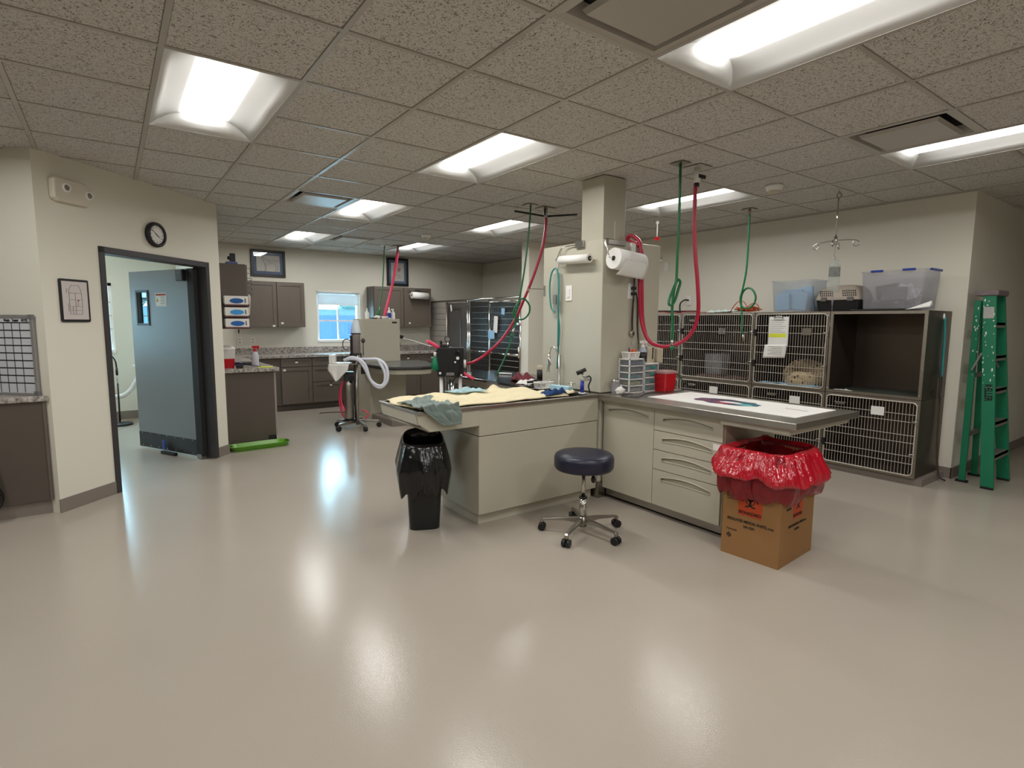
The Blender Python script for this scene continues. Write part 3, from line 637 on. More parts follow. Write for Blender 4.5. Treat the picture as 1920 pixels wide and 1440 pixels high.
# black waste bin with liner
t = thing('waste_bin', 'tall black plastic waste bin under the end of the towel table', 'bin', (0.90, 1.72, 0), math.radians(-24))
def ring(w, d_, r, z, n=5): return [(x, y, z) for x, y in rrect(w, d_, r, n)]
def loft(rings, cap0=True, cap1=False):
    mb = MB(); n = len(rings[0]); V = [p for r_ in rings for p in r_]
    F = [(i*n+k, i*n+(k+1) % n, (i+1)*n+(k+1) % n, (i+1)*n+k) for i in range(len(rings)-1) for k in range(n)]
    if cap0: F.append(tuple(range(n))[::-1])
    if cap1: F.append(tuple((len(rings)-1)*n+k for k in range(n)))
    return mb.add(V, F)
loft([ring(0.21,0.27,0.05,0.0), ring(0.27,0.37,0.05,0.60), ring(0.262,0.362,0.05,0.60), ring(0.20,0.26,0.05,0.02)]).build('bin_body', BLACK, t)
def liner(u, v):
    a = 2*math.pi*u; w_, h_ = 0.14, 0.19
    prof = [(0.86, 0.42), (0.93, 0.60), (1.0, 0.625), (1.10, 0.61), (1.26, 0.52), (1.36, 0.44), (1.28, 0.36), (1.17, 0.28)]
    k = v*(len(prof)-1); i = min(int(k), len(prof)-2); fk = k-i; s_ = prof[i][0]*(1-fk)+prof[i+1][0]*fk; z = prof[i][1]*(1-fk)+prof[i+1][1]*fk
    ca, sa = math.cos(a), math.sin(a); q = (abs(ca)**3.2+abs(sa)**3.2)**(-1/3.2)
    out = max(0, v-0.4)
    z += 0.055*noise.noise(Vector((ca*3.2, sa*3.2, 3+v)))*out*2; z += 0.05*max(0, sa)*(1-abs(v-0.3)*1.6 if v < 0.9 else 0)
    s_ += out*(0.34*noise.noise(Vector((ca*2.4, sa*2.4, v*2.0)))+0.16*abs(noise.noise(Vector((ca*9, sa*9, v*2)))))
    return (ca*q*w_*s_, sa*q*h_*s_, z)
MB().grid(liner, 110, 34, closed_u=True).build('bin_liner', BLACKG, label='shiny black trash bag folded over the rim of the black bin', cat='trash bag', loc=(0.90, 1.72, 0), rz=math.radians(-24), sol=0.002)

# regulated waste carton and red bag
t = thing('waste_carton', 'brown cardboard medical waste carton with orange biohazard panels', 'box', (2.485, 0.013, 0), math.radians(4))
bw, bd, bh = 0.47, 0.365, 0.655
loft([[( -bw/2,-bd/2,z),(bw/2,-bd/2,z),(bw/2,bd/2,z),(-bw/2,bd/2,z)] for z in (0.0, bh)]+[[( -bw/2+0.006,-bd/2+0.006,z),(bw/2-0.006,-bd/2+0.006,z),(bw/2-0.006,bd/2-0.006,z),(-bw/2+0.006,bd/2-0.006,z)] for z in (bh, 0.02)]).build('carton', CARD, t)
xl = -bw/2; yl = -bd/2
def face_marks(org, ux, W_, sc_):
    ux = Vector(ux); nn = ux.cross(Vector((0,0,1)))
    P = lambda u, z, e=0.001: tuple(Vector(org)+ux*u+nn*e+Vector((0,0,z)))
    def quad(u0, u1, z0, z1, m, nm, e=0.001):
        mb = MB().add([P(u0,z0,0),P(u1,z0,0),P(u1,z1,0),P(u0,z1,0),P(u0,z0,e),P(u1,z0,e),P(u1,z1,e),P(u0,z1,e)], [(4,5,6,7),(0,1,5,4),(1,2,6,5),(2,3,7,6),(3,0,4,7)]); return mb.build(nm, m, t)
    cu = -0.004*W_; hw = 0.075*sc_
    quad(cu-hw, cu+hw, 0.275, 0.46, ORANGE, 'biohazard_panel')
    text('BIOHAZARD', 0.026, INK, t, P(cu, 0.295, 0.0012), ux, (0,0,1), bold=0.001, squeeze=0.95*sc_)
    # trefoil symbol from ring segments
    mb = MB(); c0 = (cu, 0.375); 
    def arc(cu_, cz, r0, r1, a0_, a1_, n=18):
        V = []; 
        for k in range(n+1):
            a = math.radians(a0_+(a1_-a0_)*k/n); V += [P(cu_+r0*math.cos(a)*sc_, cz+r0*math.sin(a), 0.0014), P(cu_+r1*math.cos(a)*sc_, cz+r1*math.sin(a), 0.0014)]
        mb.add(V, [(2*k, 2*k+1, 2*k+3, 2*k+2) for k in range(n)])
    for q in range(3):
        an = 90+120*q; px, pz = c0[0]+0.026*math.cos(math.radians(an))*sc_, c0[1]+0.026*math.sin(math.radians(an))
        arc(px, pz, 0.021, 0.030, an+40, an+320)
    arc(c0[0], c0[1], 0.024, 0.029, 0, 360, 30); arc(c0[0], c0[1], 0.0, 0.010, 0, 360, 16)
    mb.build('biohazard_symbol', INK, t)
    text('REGULATED MEDICAL WASTE, n.o.s.', 0.0235*sc_, INK, t, P(cu+0.005, 0.236, 0.001), ux, (0,0,1), bold=0.0006, squeeze=0.78)
    text('UN 3291', 0.022*sc_, INK, t, P(cu, 0.204, 0.001), ux, (0,0,1), bold=0.0006, squeeze=0.9)
    return P, quad
P, quad = face_marks((xl, 0, 0), (0,-1,0), 1, 1.0)
text('Stericycle', 0.017, INK, t, P(-0.148, 0.168, 0.001), (0,-1,0), (0,0,1), align='LEFT')
mb = MB(); q = 0.018
for k in range(4):
    a0_, a1_ = math.radians(90*k), math.radians(90*(k+1))
    mb.add([P(-0.132+r_*math.cos(a)*q, 0.128+r_*math.sin(a)*q, 0.0012) for a in (a0_, a1_) for r_ in (0.6, 1.0)], [(0,1,3,2)])
mb.add([P(-0.132+0.25*q*x, 0.128+0.25*q*z, 0.0012) for x, z in ((-1,-1),(1,-1),(1,1),(-1,1))], [(0,1,2,3)]); mb.build('diamond_mark', INK, t)
mb = MB()
for u0, u1, z0, z1 in ((-0.155,-0.150,0.375,0.43),(-0.112,-0.107,0.375,0.43),(-0.155,-0.107,0.375,0.38),(-0.155,-0.107,0.362,0.367),(-0.155,-0.107,0.425,0.43),(-0.145,-0.140,0.385,0.41),(-0.122,-0.117,0.385,0.41)):
    mb.add([P(u0,z0,0.0012),P(u1,z0,0.0012),P(u1,z1,0.0012),P(u0,z1,0.0012)], [(0,1,2,3)])
for uc in (-0.1425, -0.1195): mb.add([P(uc-0.008,0.408,0.0012),P(uc+0.008,0.408,0.0012),P(uc,0.422,0.0012)], [(0,1,2)])
mb.build('this_way_up_mark', INK, t)
P, quad = face_marks((0, yl, 0), (1,0,0), 1, 0.85)
quad(-0.16, -0.10, 0.345, 0.357, INK, 'print_bar')
# red bag folded over the carton
def bagring(prof, seed, wr):
    def f(u, v):
        a = 2*math.pi*u; k = v*(len(prof)-1); i = min(int(k), len(prof)-2); fk = k-i
        e = prof[i][0]*(1-fk)+prof[i+1][0]*fk; z = prof[i][1]*(1-fk)+prof[i+1][1]*fk
        ca, sa = math.cos(a), math.sin(a); p_ = 7-3.2*min(1, max(0, e/0.06)); q = (abs(ca)**p_+abs(sa)**p_)**(-1/p_)
        s_ = wr*max(0.15, min(1, e/0.03))
        e2 = e+s_*(0.030*noise.noise(Vector((ca*3.5, sa*3.5, seed+v*1.5)))+0.012*noise.noise(Vector((ca*13, sa*13, seed+v*2)))+0.020*abs(noise.noise(Vector((ca*24, sa*24, seed+v*1.2)))))
        z2 = z+s_*0.035*noise.noise(Vector((ca*2.4, sa*2.4, seed+9)))*(0.4+v)
        return (ca*q*(bw/2+e2), min(sa*q*(bd/2+e2), 0.262), z2)
    return f
bg_ = thing('biohazard_bag', 'glossy red biohazard bag cuffed over the cardboard medical waste carton', 'trash bag', (2.485, 0.013, 0), math.radians(4))
MB().grid(bagring([(-0.012,0.36),(-0.010,0.62),(-0.004,0.672),(0.008,0.682),(0.03,0.64),(0.056,0.56),(0.066,0.50),(0.058,0.44),(0.030,0.385)], 2.0, 1.0), 120, 26, closed_u=True).build('bag_liner', REDTHIN, bg_)
MB().grid(bagring([(-0.006,0.67),(0.006,0.694),(0.030,0.682),(0.060,0.63),(0.086,0.575),(0.095,0.535),(0.090,0.515)], 6.0, 1.35), 180, 24, closed_u=True).build('bag_cuff', REDBAG, bg_)
MB().grid(lambda u, v: ((u-0.5)*0.36, (v-0.5)*0.26, 0.53+0.05*noise.noise(Vector((u*5, v*5, 2)))+0.03*noise.noise(Vector((u*14, v*14, 7)))), 20, 16).build('bagged_waste', mat('crumpled_clear_wrap', (150, 140, 136), 0.15, var=0.3, scale=20), None, label='crumpled clear wrappers inside the red bag', cat='waste', loc=(2.485, 0.013, 0), rz=math.radians(4), sol=0.002)
# ================================================================== CAGE BANK
XF, XB = 4.95, 5.53
MB().box(XF+0.02, XB, -0.05, 3.42, 0.0, 0.065).build('cage_plinth', BASEB, label='low grey plinth carrying the bank of steel cages', cat='plinth', kind='structure', loc=(0,0,0))
def cage_unit(y0, y1, z0, z1, label, door=True, latch_y=None, plate=None, card=None, handle=None, wires=True):
    t = thing('pet_cage', label, 'cage', ((XF+XB)/2, (y0+y1)/2, z0), group='steel pet cages', world=True)
    g_ = 0.010
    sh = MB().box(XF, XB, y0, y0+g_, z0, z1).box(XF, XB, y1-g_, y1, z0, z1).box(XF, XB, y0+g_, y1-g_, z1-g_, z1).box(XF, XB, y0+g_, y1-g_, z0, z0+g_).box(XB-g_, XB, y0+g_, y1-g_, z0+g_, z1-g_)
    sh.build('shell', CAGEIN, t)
    fw = 0.028
    MB().box(XF-0.012, XF, y0+0.001, y0+fw, z0+0.001, z1-0.001).box(XF-0.012, XF, y1-fw, y1-0.001, z0+0.001, z1-0.001).box(XF-0.012, XF, y0+fw, y1-fw, z1-fw, z1-0.001).box(XF-0.012, XF, y0+fw, y1-fw, z0+0.001, z0+fw).build('front_frame', STEELD, t)
    rv = MB()
    for yy in (y0+0.014, y1-0.014):
        for k in range(7): rv.ball((XF-0.013, yy, z0+0.04+(z1-z0-0.08)*k/6), 0.0045, 6)
    rv.build('rivets', CHROME, t, kind='stuff')
    if not door: return t
    a0, a1, b0, b1 = y0+fw-0.006, y1-fw+0.006, z0+fw-0.004, z1-fw+0.004; xd = XF-0.022
    rr = rrect(a1-a0, b1-b0, 0.035, 4, (a0+a1)/2, (b0+b1)/2)
    d_ = MB().tube([(xd, y, z) for y, z in rr], 0.0055, 6, closed=True).build('door', WIRE, t)
    wg = MB(); n = round((a1-a0)/0.0275)
    for k in range(1, n): y = a0+(a1-a0)*k/n; wg.tube([(xd+0.004, y, b0), (xd+0.004, y, b1)], 0.0022, 4, cap=False)
    m_ = 7
    for k in range(1, m_):
        z = b0+(b1-b0)*(k/m_+(0.02 if k % 2 else -0.02)); wg.tube([(xd-0.002, a0, z), (xd-0.002, a1, z)], 0.0036, 4, cap=False)
    wg.build('wire_grid', WIRE, d_, kind='stuff')
    for z in (z0+(z1-z0)*0.30, z0+(z1-z0)*0.72):
        MB().box(XF-0.034, XF-0.010, y1-fw-0.004, y1-0.006, z-0.035, z+0.035).build('hinge', BLACK, d_)
        MB().tube([(xd-0.008, y0+fw+0.03, z), (xd-0.012, y0+fw-0.002, z+0.012), (xd-0.004, y0+0.010, z+0.004)], 0.006, 6).box(XF-0.026, XF-0.012, y0+0.004, y0+fw-0.002, z-0.03, z+0.03).build('latch', CHROME, d_)
    if plate: y, z = plate; MB().box(xd-0.010, xd-0.006, y-0.045, y+0.045, z-0.035, z+0.035).build('name_plate', STEEL, d_)
    if handle: y, z = handle; MB().poly([(y-0.055, z+0.012), (y+0.055, z+0.012), (y+0.040, z-0.014), (y-0.040, z-0.014)], lambda u, v, q: (q, u, v), xd-0.022, xd-0.006).build('pull_handle', STEEL, d_, bevel=0.003)
    if card: y, z = card; MB().box(xd-0.012, xd-0.009, y-0.055, y+0.055, z-0.04, z+0.04).build('name_card', PAPER, d_)
    return t
ZM = 0.785; ZT = 1.585; ZB = 0.068
cage_unit(0.0, 0.815, ZM, ZT, 'open steel pet cage without a door, on the stepladder end of the bank', door=False)
cage_unit(0.82, 1.61, ZM, ZT, 'steel pet cage holding the spotted bed, clipboard on its wire door', plate=(1.03, 1.38))
cage_unit(1.615, 2.58, ZM, ZT, 'steel pet cage with a bare name plate, behind the looped green hose', plate=(2.0, 1.37), handle=(2.40, 1.49))
cage_unit(2.585, 3.40, ZM, ZT, 'steel pet cage half hidden behind the utility tower')
cage_unit(0.0, 0.815, ZB, ZM-0.003, 'steel pet cage under the open one, white name card on its door', card=(0.33, 0.655), handle=(0.66, 0.69))
cage_unit(0.82, 1.61, ZB, ZM-0.003, 'low steel pet cage below the spotted bed, behind the counter end', card=(1.11, 0.665), handle=(1.36, 0.70))
cage_unit(1.615, 2.58, ZB, ZM-0.003, 'low steel pet cage behind the printed mat', card=(2.08, 0.672), handle=(2.38, 0.705))
cage_unit(2.585, 3.40, ZB, ZM-0.003, 'low steel pet cage behind the red sharps container')
# things in and on the cages
MB().grid(lambda u, v: (4.975+0.52*v, 0.03+0.755*u, ZM+0.0115+0.004*math.sin(u*9)*math.sin(v*7)+0.006), 14, 10).build('cage_mat', mat('dark_green_mat', (44, 50, 40), 0.9, var=0.15), label='dark green floor mat in the open cage', cat='mat', sol=0.008)
MB().grid(lambda u, v: (4.985+0.05*v, 0.60+0.17*u, ZM+0.024+0.02*noise.noise(Vector((u*4, v*4, 1)))*math.sin(math.pi*u)), 10, 4).build('crumpled_paper', PAPER, label='scrap of paper lying on the dark mat in the open cage', cat='paper', sol=0.001)
def bed(u, v):
    a = 2*math.pi*u; r_ = (1-v); rim = math.sin(math.pi*min(1, v*2.2))
    prof = [(0.28, 0.0), (0.30, 0.06), (0.285, 0.13), (0.24, 0.155), (0.20, 0.12), (0.18, 0.05), (0.0, 0.05)]
    k = v*(len(prof)-1); i = min(int(k), len(prof)-2); fk = k-i; rr_ = prof[i][0]*(1-fk)+prof[i+1][0]*fk; z = prof[i][1]*(1-fk)+prof[i+1][1]*fk
    hgt = 1+0.75*max(0, math.sin(a+0.7)); n_ = 0.02*noise.noise(Vector((math.cos(a)*3, math.sin(a)*3, v*3)))
    return (5.24+(rr_*0.86+n_)*math.sin(a)*0.98, 1.13+(rr_+n_)*math.cos(a)*0.86, ZM+0.014+z*(hgt if z > 0.05 else 1)+abs(n_)*0.5)
pb = thing('pet_bed', 'fluffy tan pet bed with dark leopard spots behind the clipboard cage door', 'pet bed', (5.24, 1.13, ZM+0.012), world=True)
MB().grid(bed, 40, 24, closed_u=True).build('bolster', m_spots('leopard_plush', (188, 166, 132), (60, 40, 28), 22, 0.20, 0.30), pb)
MB().lathe([(0.001, 0.075), (0.12, 0.075), (0.17, 0.06)], (5.24, 1.13, ZM+0.012), 24).build('cushion', mat('dark_red_plush', (118, 26, 30), 0.95, var=0.2, scale=30), pb)
MB().grid(lambda u, v: (4.96+0.10*v, 0.88+0.66*u, ZM+0.032+0.012*noise.noise(Vector((u*8, v*4, 3)))-0.0*v), 20, 6).build('bed_pad', LBLUE, label='light blue absorbent pad under the spotted pet bed', cat='pad', sol=0.004)
MB().grid(lambda u, v: (5.0+0.3*v, 1.75+0.65*u, ZM+0.03+0.02*noise.noise(Vector((u*6, v*4, 5)))), 20, 8).build('cage_blanket', mat('brown_fleece', (92, 66, 56), 0.95, var=0.2), label='brown fleece blanket on the floor of the bare-plate cage', cat='blanket', sol=0.012)
t = thing('water_tub', 'cloudy plastic tub standing inside the bare-plate cage', 'tub', (5.22, 2.25, 1.05), world=True)
loft([[(5.22+x*s_, 2.25+y*s_, z) for x, y in rrect(0.20, 0.26, 0.03)] for s_, z in ((0.85, ZM+0.05), (1.0, ZM+0.30), (0.96, ZM+0.30), (0.82, ZM+0.07))]).build('tub', FOGCLEAR, t)
# clipboard and note
xd = XF-0.022
t = thing('clipboard', 'clipboard of white forms with a yellow highlighted band hung on the cage door', 'clipboard', (xd-0.012, 1.33, 1.30), world=True)
MB().box(xd-0.014, xd-0.011, 1.215, 1.435, 1.22, 1.535).build('board', mat('clear_board', (190, 190, 194), 0.3), t)
MB().box(xd-0.017, xd-0.0145, 1.222, 1.43, 1.22, 1.53).build('form', PAPER, t)
MB().box(xd-0.0178, xd-0.0170, 1.24, 1.425, 1.315, 1.355).build('highlight', YELLOW, t)
mb = MB()
for k in range(7): mb.box(xd-0.0176, xd-0.0170, 1.25+0.02*(k % 3), 1.42, 1.495-k*0.021, 1.4985-k*0.021)
mb.build('form_lines', INKG, t)
MB().tube(spline([(xd-0.02, 1.285, 1.515), (xd-0.024, 1.29, 1.535), (xd-0.024, 1.365, 1.535), (xd-0.02, 1.37, 1.515)], 4), 0.006, 6).box(xd-0.024, xd-0.016, 1.275, 1.38, 1.50, 1.512).build('clip', CHROME, t)
t = thing('folded_note', 'white handwritten form clipped below the clipboard on the cage door', 'paper', (xd-0.02, 1.36, 1.10), world=True)
MB().grid(lambda u, v: (xd-0.022-0.012*math.sin(u*2), 1.235+0.24*u-0.015*v, 1.10+0.145*v-0.012*u), 8, 6).build('sheet', PAPER, t, sol=0.001)
mb = MB()
for k in range(5): mb.box(xd-0.0375, xd-0.0368, 1.26, 1.42-0.03*(k % 2), 1.215-k*0.02, 1.218-k*0.02)
mb.build('handwriting', INKG, t)
# black and red cords along the cage top by the tower
MB().tube(spline([(5.05,3.3,1.61),(5.03,2.98,1.612),(5.02,2.7,1.606),(5.1,2.45,1.605)], 5), 0.012, 6).build('power_strip_cord', BLACK, label='black cord lying on the cage top beside the tower', cat='cord')
MB().tube(spline([(5.0,3.2,1.592),(4.945,2.9,1.60),(4.94,2.7,1.585),(4.96,2.55,1.60),(5.1,2.35,1.594),(5.25,2.1,1.594)], 5), 0.004, 6).build('red_cord', REDP, label='thin red cord trailing over the cage top edge', cat='cord')
# dressing pads, orange cord, bins, carrier
for k in range(5):
    y = 2.30-0.08*k
    MB().grid(lambda u, v: (5.10+0.10*v+0.02*k % 3, y-0.05+0.11*u, 1.592+0.03*math.sin(math.pi*u)*math.sin(math.pi*v)+0.004*k), 8, 6).build('gauze_pack', mat('white_green_wrap', (206, 222, 216), 0.6, var=0.12, scale=40), label='flat white dressing packet with pale green print on the cage top', cat='packet', group='dressing packets on the cage top', sol=0.006)
pts = []
for k in range(46):
    a = k*0.82; r_ = 0.10+0.05*math.sin(k*1.7); pts.append((5.14+r_*0.8*math.cos(a), 1.83+r_*1.25*math.sin(a), 1.60+0.008*(k % 5)+0.0004*k))
MB().tube(spline(pts, 4), 0.0055, 6).tube(spline([(5.10,2.02,1.60),(5.08,1.97,1.66),(5.07,1.90,1.715),(5.07,1.83,1.70),(5.08,1.78,1.60)], 6), 0.0055, 6).tube(spline([(5.10,1.84,1.60),(5.08,1.78,1.66),(5.07,1.71,1.69),(5.07,1.66,1.66),(5.08,1.65,1.60)], 6), 0.0055, 6).build('extension_cord', ORANGEC, label='loosely coiled orange extension cord on the cage top', cat='cord')
def bin_(x0, x1, y0, y1, z0, z1, flare, m, t, nm='tub'):
    cx, cy = (x0+x1)/2, (y0+y1)/2
    loft([[(cx+x, cy+y, z) for x, y in rrect((x1-x0)*s_-q, (y1-y0)*s_-q, 0.03)] for s_, z, q in ((1-flare, z0, 0), (1, z1-0.01, 0), (1.04, z1-0.01, 0), (1.04, z1, 0), (1, z1, 0.006), (1-flare, z0+0.006, 0.006))]).build(nm, m, t)
t = thing('storage_bin', 'open clear storage bin stuffed with light blue pads on the cage top', 'bin', (5.2, 1.28, 1.587), world=True)
bin_(5.03, 5.36, 1.05, 1.50, 1.587, 1.92, 0.10, FOGBLUE, t)
for k, (x, y, z, a, b, c_, rz) in enumerate([(5.075,1.38,1.69,0.03,0.15,0.18,0.0),(5.12,1.24,1.705,0.03,0.19,0.20,0.06),(5.165,1.33,1.72,0.035,0.24,0.22,-0.06),(5.21,1.20,1.735,0.035,0.16,0.24,0.06),(5.26,1.30,1.72,0.035,0.26,0.22,0.0)]):
    MB().obox((x,y,z), (a,b,c_), rotz(rz)@Matrix.Rotation((-0.05,0.12,0.0,-0.14,0.06)[k], 3, 'X')).build('folded_pad', LBLUE, label='folded light blue pad packed in the open clear bin', cat='pad', group='blue pads in the clear bin', bevel=0.012)
t = thing('pet_carrier', 'pet carrier with a taupe vented lid and black base on the cage top', 'pet carrier', (5.2, 0.83, 1.587), world=True)
RNG = lambda w_, d_, r_, z: [(5.22+x, 0.825+y, z) for x, y in rrect(w_, d_, r_)]
loft([RNG(0.26,0.40,0.05,1.587), RNG(0.30,0.44,0.06,1.70)], True, True).build('base_tray', BLACK, t)
loft([RNG(0.315,0.455,0.06,1.70), RNG(0.31,0.45,0.06,1.725), RNG(0.27,0.40,0.06,1.80), RNG(0.20,0.32,0.06,1.84), RNG(0.12,0.22,0.05,1.85)], True, True).build('vented_lid', mat('taupe_plastic', (158, 146, 132), 0.5), t, bevel=0.004)
mb = MB()
for i in range(2):
    for k in range(7):
        for j in range(3):
            y = (0.655 if i else 0.87)+k*0.019+j*0.006; z = 1.745+j*0.022; xx = 5.22-0.155+(z-1.725)*0.27
            mb.obox((xx, y, z), (0.006, 0.009, 0.016), Matrix.Rotation(0.4 if i else -0.4, 3, 'X'))
mb.build('vent_slots', BLACKM, t)
for y in (0.70, 0.95): MB().box(5.052, 5.066, y-0.025, y+0.025, 1.69, 1.73).build('lid_clip', mat('grey_clip', (96, 94, 92), 0.5), t)
t = thing('storage_bin', 'big clear storage bin with blue latches full of wrapped packs on the cage top', 'bin', (5.24, 0.31, 1.587), world=True)
bin_(5.02, 5.44, 0.08, 0.60, 1.605, 1.96, 0.08, FOGCLEAR, t)
for y in (0.20, 0.46): MB().box(4.995, 5.02, y-0.05, y+0.05, 1.945, 1.965).build('latch', BLUE, t, bevel=0.004)
MB().box(5.10, 5.36, 0.05, 0.072, 1.945, 1.965).build('latch', BLUE, t, bevel=0.004)
random.seed(11)
WRAPM = mat('printed_wrap', (206, 204, 202), 0.4, var=0.75, scale=34)
for k in range(9):
    x, y, z = 5.075+0.036*k, 0.22+0.24*random.random(), 1.70+0.08*random.random()
    MB().obox((x,y,z), (0.03, 0.15+0.06*random.random(), 0.10+0.05*random.random()), Matrix.Rotation(random.uniform(-0.4,0.4), 3, 'X')@Matrix.Rotation(random.uniform(-0.2,0.2), 3, 'Y')).build('wrapped_pack', WRAPM if k % 3 else mat('grey_wrap', (120, 116, 114), 0.5, var=0.3, scale=30), label='wrapped supply pack inside the big clear bin', cat='packet', group='packs in the big clear bin', bevel=0.008)
MB().box(4.985, 5.40, 0.20, 0.66, 1.587, 1.60).build('black_tray', BLACK, label='flat black tray under the big clear bin', cat='tray', bevel=0.003)
MB().grid(lambda u, v: (4.955+0.055*v, 0.0+0.19*u, 1.592+0.075*(1-u)*math.sin(0.3+2.4*v)+0.002), 12, 8).build('paper_sheet', PAPER, label='curled white paper sheets beside the big clear bin', cat='paper', sol=0.002)
# leash, tape on the side of the cage bank
t = thing('leash', 'teal and brown leash hanging down the side of the cage bank', 'leash', (5.30, -0.02, 0.06), world=True)
MB().tube(spline([(5.30,-0.012,1.53),(5.31,-0.02,1.40),(5.32,-0.022,1.15),(5.325,-0.022,0.98)], 5), 0.011, 6).build('handle_loop', TEALH, t)
MB().tube(spline([(5.27,-0.012,1.1),(5.27,-0.03,0.95),(5.285,-0.03,0.82),(5.30,-0.03,0.79),(5.32,-0.03,0.85)], 6), 0.008, 6).build('strap', DGREY, t)
MB().tube(spline([(5.33,-0.014,1.5),(5.335,-0.02,1.2),(5.345,-0.02,0.7),(5.35,-0.03,0.3),(5.345,-0.06,0.07)], 6), 0.010, 4).build('webbing', mat('brown_webbing', (72, 60, 50), 0.9, var=0.3, scale=60), t)
MB().tube([(5.345,-0.06,0.07),(5.34,-0.08,0.03),(5.37,-0.11,0.012)], 0.008, 6).build('snap_hook', DGREY, t)
MB().ball((5.295,-0.008,1.535), 0.02, 8, (0.7,0.5,1.4)).build('hook_tag', WHITE, t)

# ================================================================== STEPLADDER
t = thing('stepladder', 'green fibreglass stepladder with grey steps and paint spatter by the hallway wall', 'ladder', (5.65, -0.32, 0), world=True)
LH = 1.73
def rail(x0, y0, x1, y1, w_, d_, m, nm, z1=LH):
    return MB().add([(x0-w_/2,y0-d_/2,0.0),(x0+w_/2,y0-d_/2,0.0),(x0+w_/2,y0+d_/2,0.0),(x0-w_/2,y0+d_/2,0.0),(x1-w_/2,y1-d_/2,z1),(x1+w_/2,y1-d_/2,z1),(x1+w_/2,y1+d_/2,z1),(x1-w_/2,y1+d_/2,z1)], [(0,3,2,1),(4,5,6,7),(0,1,5,4),(1,2,6,5),(2,3,7,6),(3,0,4,7)]).build(nm, m, t, bevel=0.003)
fl = rail(5.40,-0.41, 5.505,-0.27, 0.028, 0.095, LADG, 'front_rail'); rail(5.90,-0.41, 5.765,-0.27, 0.028, 0.095, LADG, 'front_rail')
rail(5.50,-0.20, 5.53,-0.185, 0.026, 0.05, LADG, 'rear_rail', LH-0.05); rail(5.86,-0.20, 5.74,-0.185, 0.026, 0.05, LADG, 'rear_rail', LH-0.05)
MB().box(5.475, 5.80, -0.335, -0.165, LH-0.01, LH+0.04).build('top_cap', mat('worn_grey_plastic', (122, 110, 110), 0.7, var=0.35, scale=30), t, bevel=0.01)
for k in range(5):
    z = 0.29+k*0.295; f_ = z/LH; xa = 5.40+0.105*f_+0.014; xb = 5.90-0.135*f_-0.014; yy = -0.41+0.14*f_
    MB().box(xa, xb, yy-0.045, yy+0.045, z-0.012, z+0.012).box(xa, xb, yy-0.045, yy-0.040, z-0.035, z+0.012).build('step', LADM, t)
for z in (0.45, 1.0): 
    f_ = z/LH; MB().box(5.50+0.03*f_, 5.86-0.12*f_, -0.215, -0.19, z-0.02, z+0.02).build('rear_brace', LADM, t)
for s_ in (0, 1):
    xx = 5.49 if s_ == 0 else 5.80
    MB().tube([(xx-0.02,-0.32,1.07),(xx-0.02,-0.262,1.21)], 0.010, 4).tube([(xx-0.02,-0.262,1.21),(xx-0.015,-0.20,1.05)], 0.010, 4).build('spreader', LADM, t)
for x_, y_ in ((5.40,-0.41),(5.90,-0.41),(5.50,-0.20),(5.86,-0.20)): MB().box(x_-0.02, x_+0.02, y_-0.045, y_+0.045, 0, 0.02).build('foot', BLACKM, t)
zf = 1.50; xr = 5.40+0.105*zf/LH-0.0155; yr = -0.41+0.14*zf/LH
MB().add([(xr-0.002, yr-0.035, 1.43),(xr-0.002, yr+0.04, 1.43),(xr+0.008, yr+0.05, 1.62),(xr+0.008, yr-0.025, 1.62)], [(0,3,2,1),(0,1,2,3)]).build('label_sticker', PAPER, t, sol=0.001)
zf = 0.86; xr = 5.40+0.105*zf/LH-0.0155; yr = -0.41+0.14*zf/LH
text('KELLER', 0.075, INK, t, (xr-0.001, yr, zf), Vector((-0.061, -0.08, -1)), Vector((0,-1,0.08)), bold=0.002, squeeze=0.62)
mb = MB(); random.seed(5)
for k in range(34):
    z = random.uniform(0.9, 1.68); xr = 5.40+0.105*z/LH-0.0155; yr = -0.41+0.14*z/LH+random.uniform(-0.044, 0.044)
    mb.ball((xr, yr, z), random.uniform(0.003, 0.008), 6, (0.25, 1, random.uniform(1, 2.4)))
for k in range(16):
    z = random.uniform(1.0, 1.64); mb.ball((5.487+0.03*z/LH, -0.2+random.uniform(-0.02, 0.02), z), random.uniform(0.003, 0.007), 6, (0.25, 1, 1.6))
mb.build('paint_spatter', WHITE, t, kind='stuff')
# ================================================================== THINGS ON THE TOWER AND COUNTERS
def roll(name, p0, p1, r, label, arm):
    t = thing(name, label, 'paper towel', tuple((Vector(p0)+Vector(p1))/2), world=True)
    MB().cyl(p0, p1, r, n=24).build('roll', PAPER, t)
    d_ = (Vector(p1)-Vector(p0)).normalized()
    e = MB()
    for q, s_ in ((Vector(p0), -1), (Vector(p1), 1)): e.cyl(q, q+d_*s_*0.002, 0.02, n=14)
    e.build('core', mat('roll_core', (46, 36, 32), 0.8), t)
    MB().tube(spline(arm, 4), 0.005, 6).build('holder', CHROME, t)
    return t
t = roll('paper_towel_roll', (2.30, 1.87, 1.99), (2.30, 1.51, 1.975), 0.036, 'thin paper towel roll on a chrome holder, on the light switch face of the tower',
     [(2.30,1.49,1.975),(2.30,1.90,1.99),(2.30,1.905,2.02),(2.315,1.88,2.085),(2.335,1.83,2.105),(2.345,1.70,2.105)])
MB().box(2.335, 2.36, 1.63, 1.73, 2.08, 2.135).build('bracket', STEEL, t, bevel=0.003)
t = roll('paper_towel_roll', (2.375, 1.32, 1.965), (2.69, 1.32, 1.94), 0.083, 'thick paper towel roll on a chrome holder, beside the hanging red hose',
     [(2.71,1.32,1.938),(2.36,1.32,1.966),(2.33,1.325,1.985),(2.33,1.37,2.08),(2.375,1.40,2.125),(2.60,1.405,2.11)])
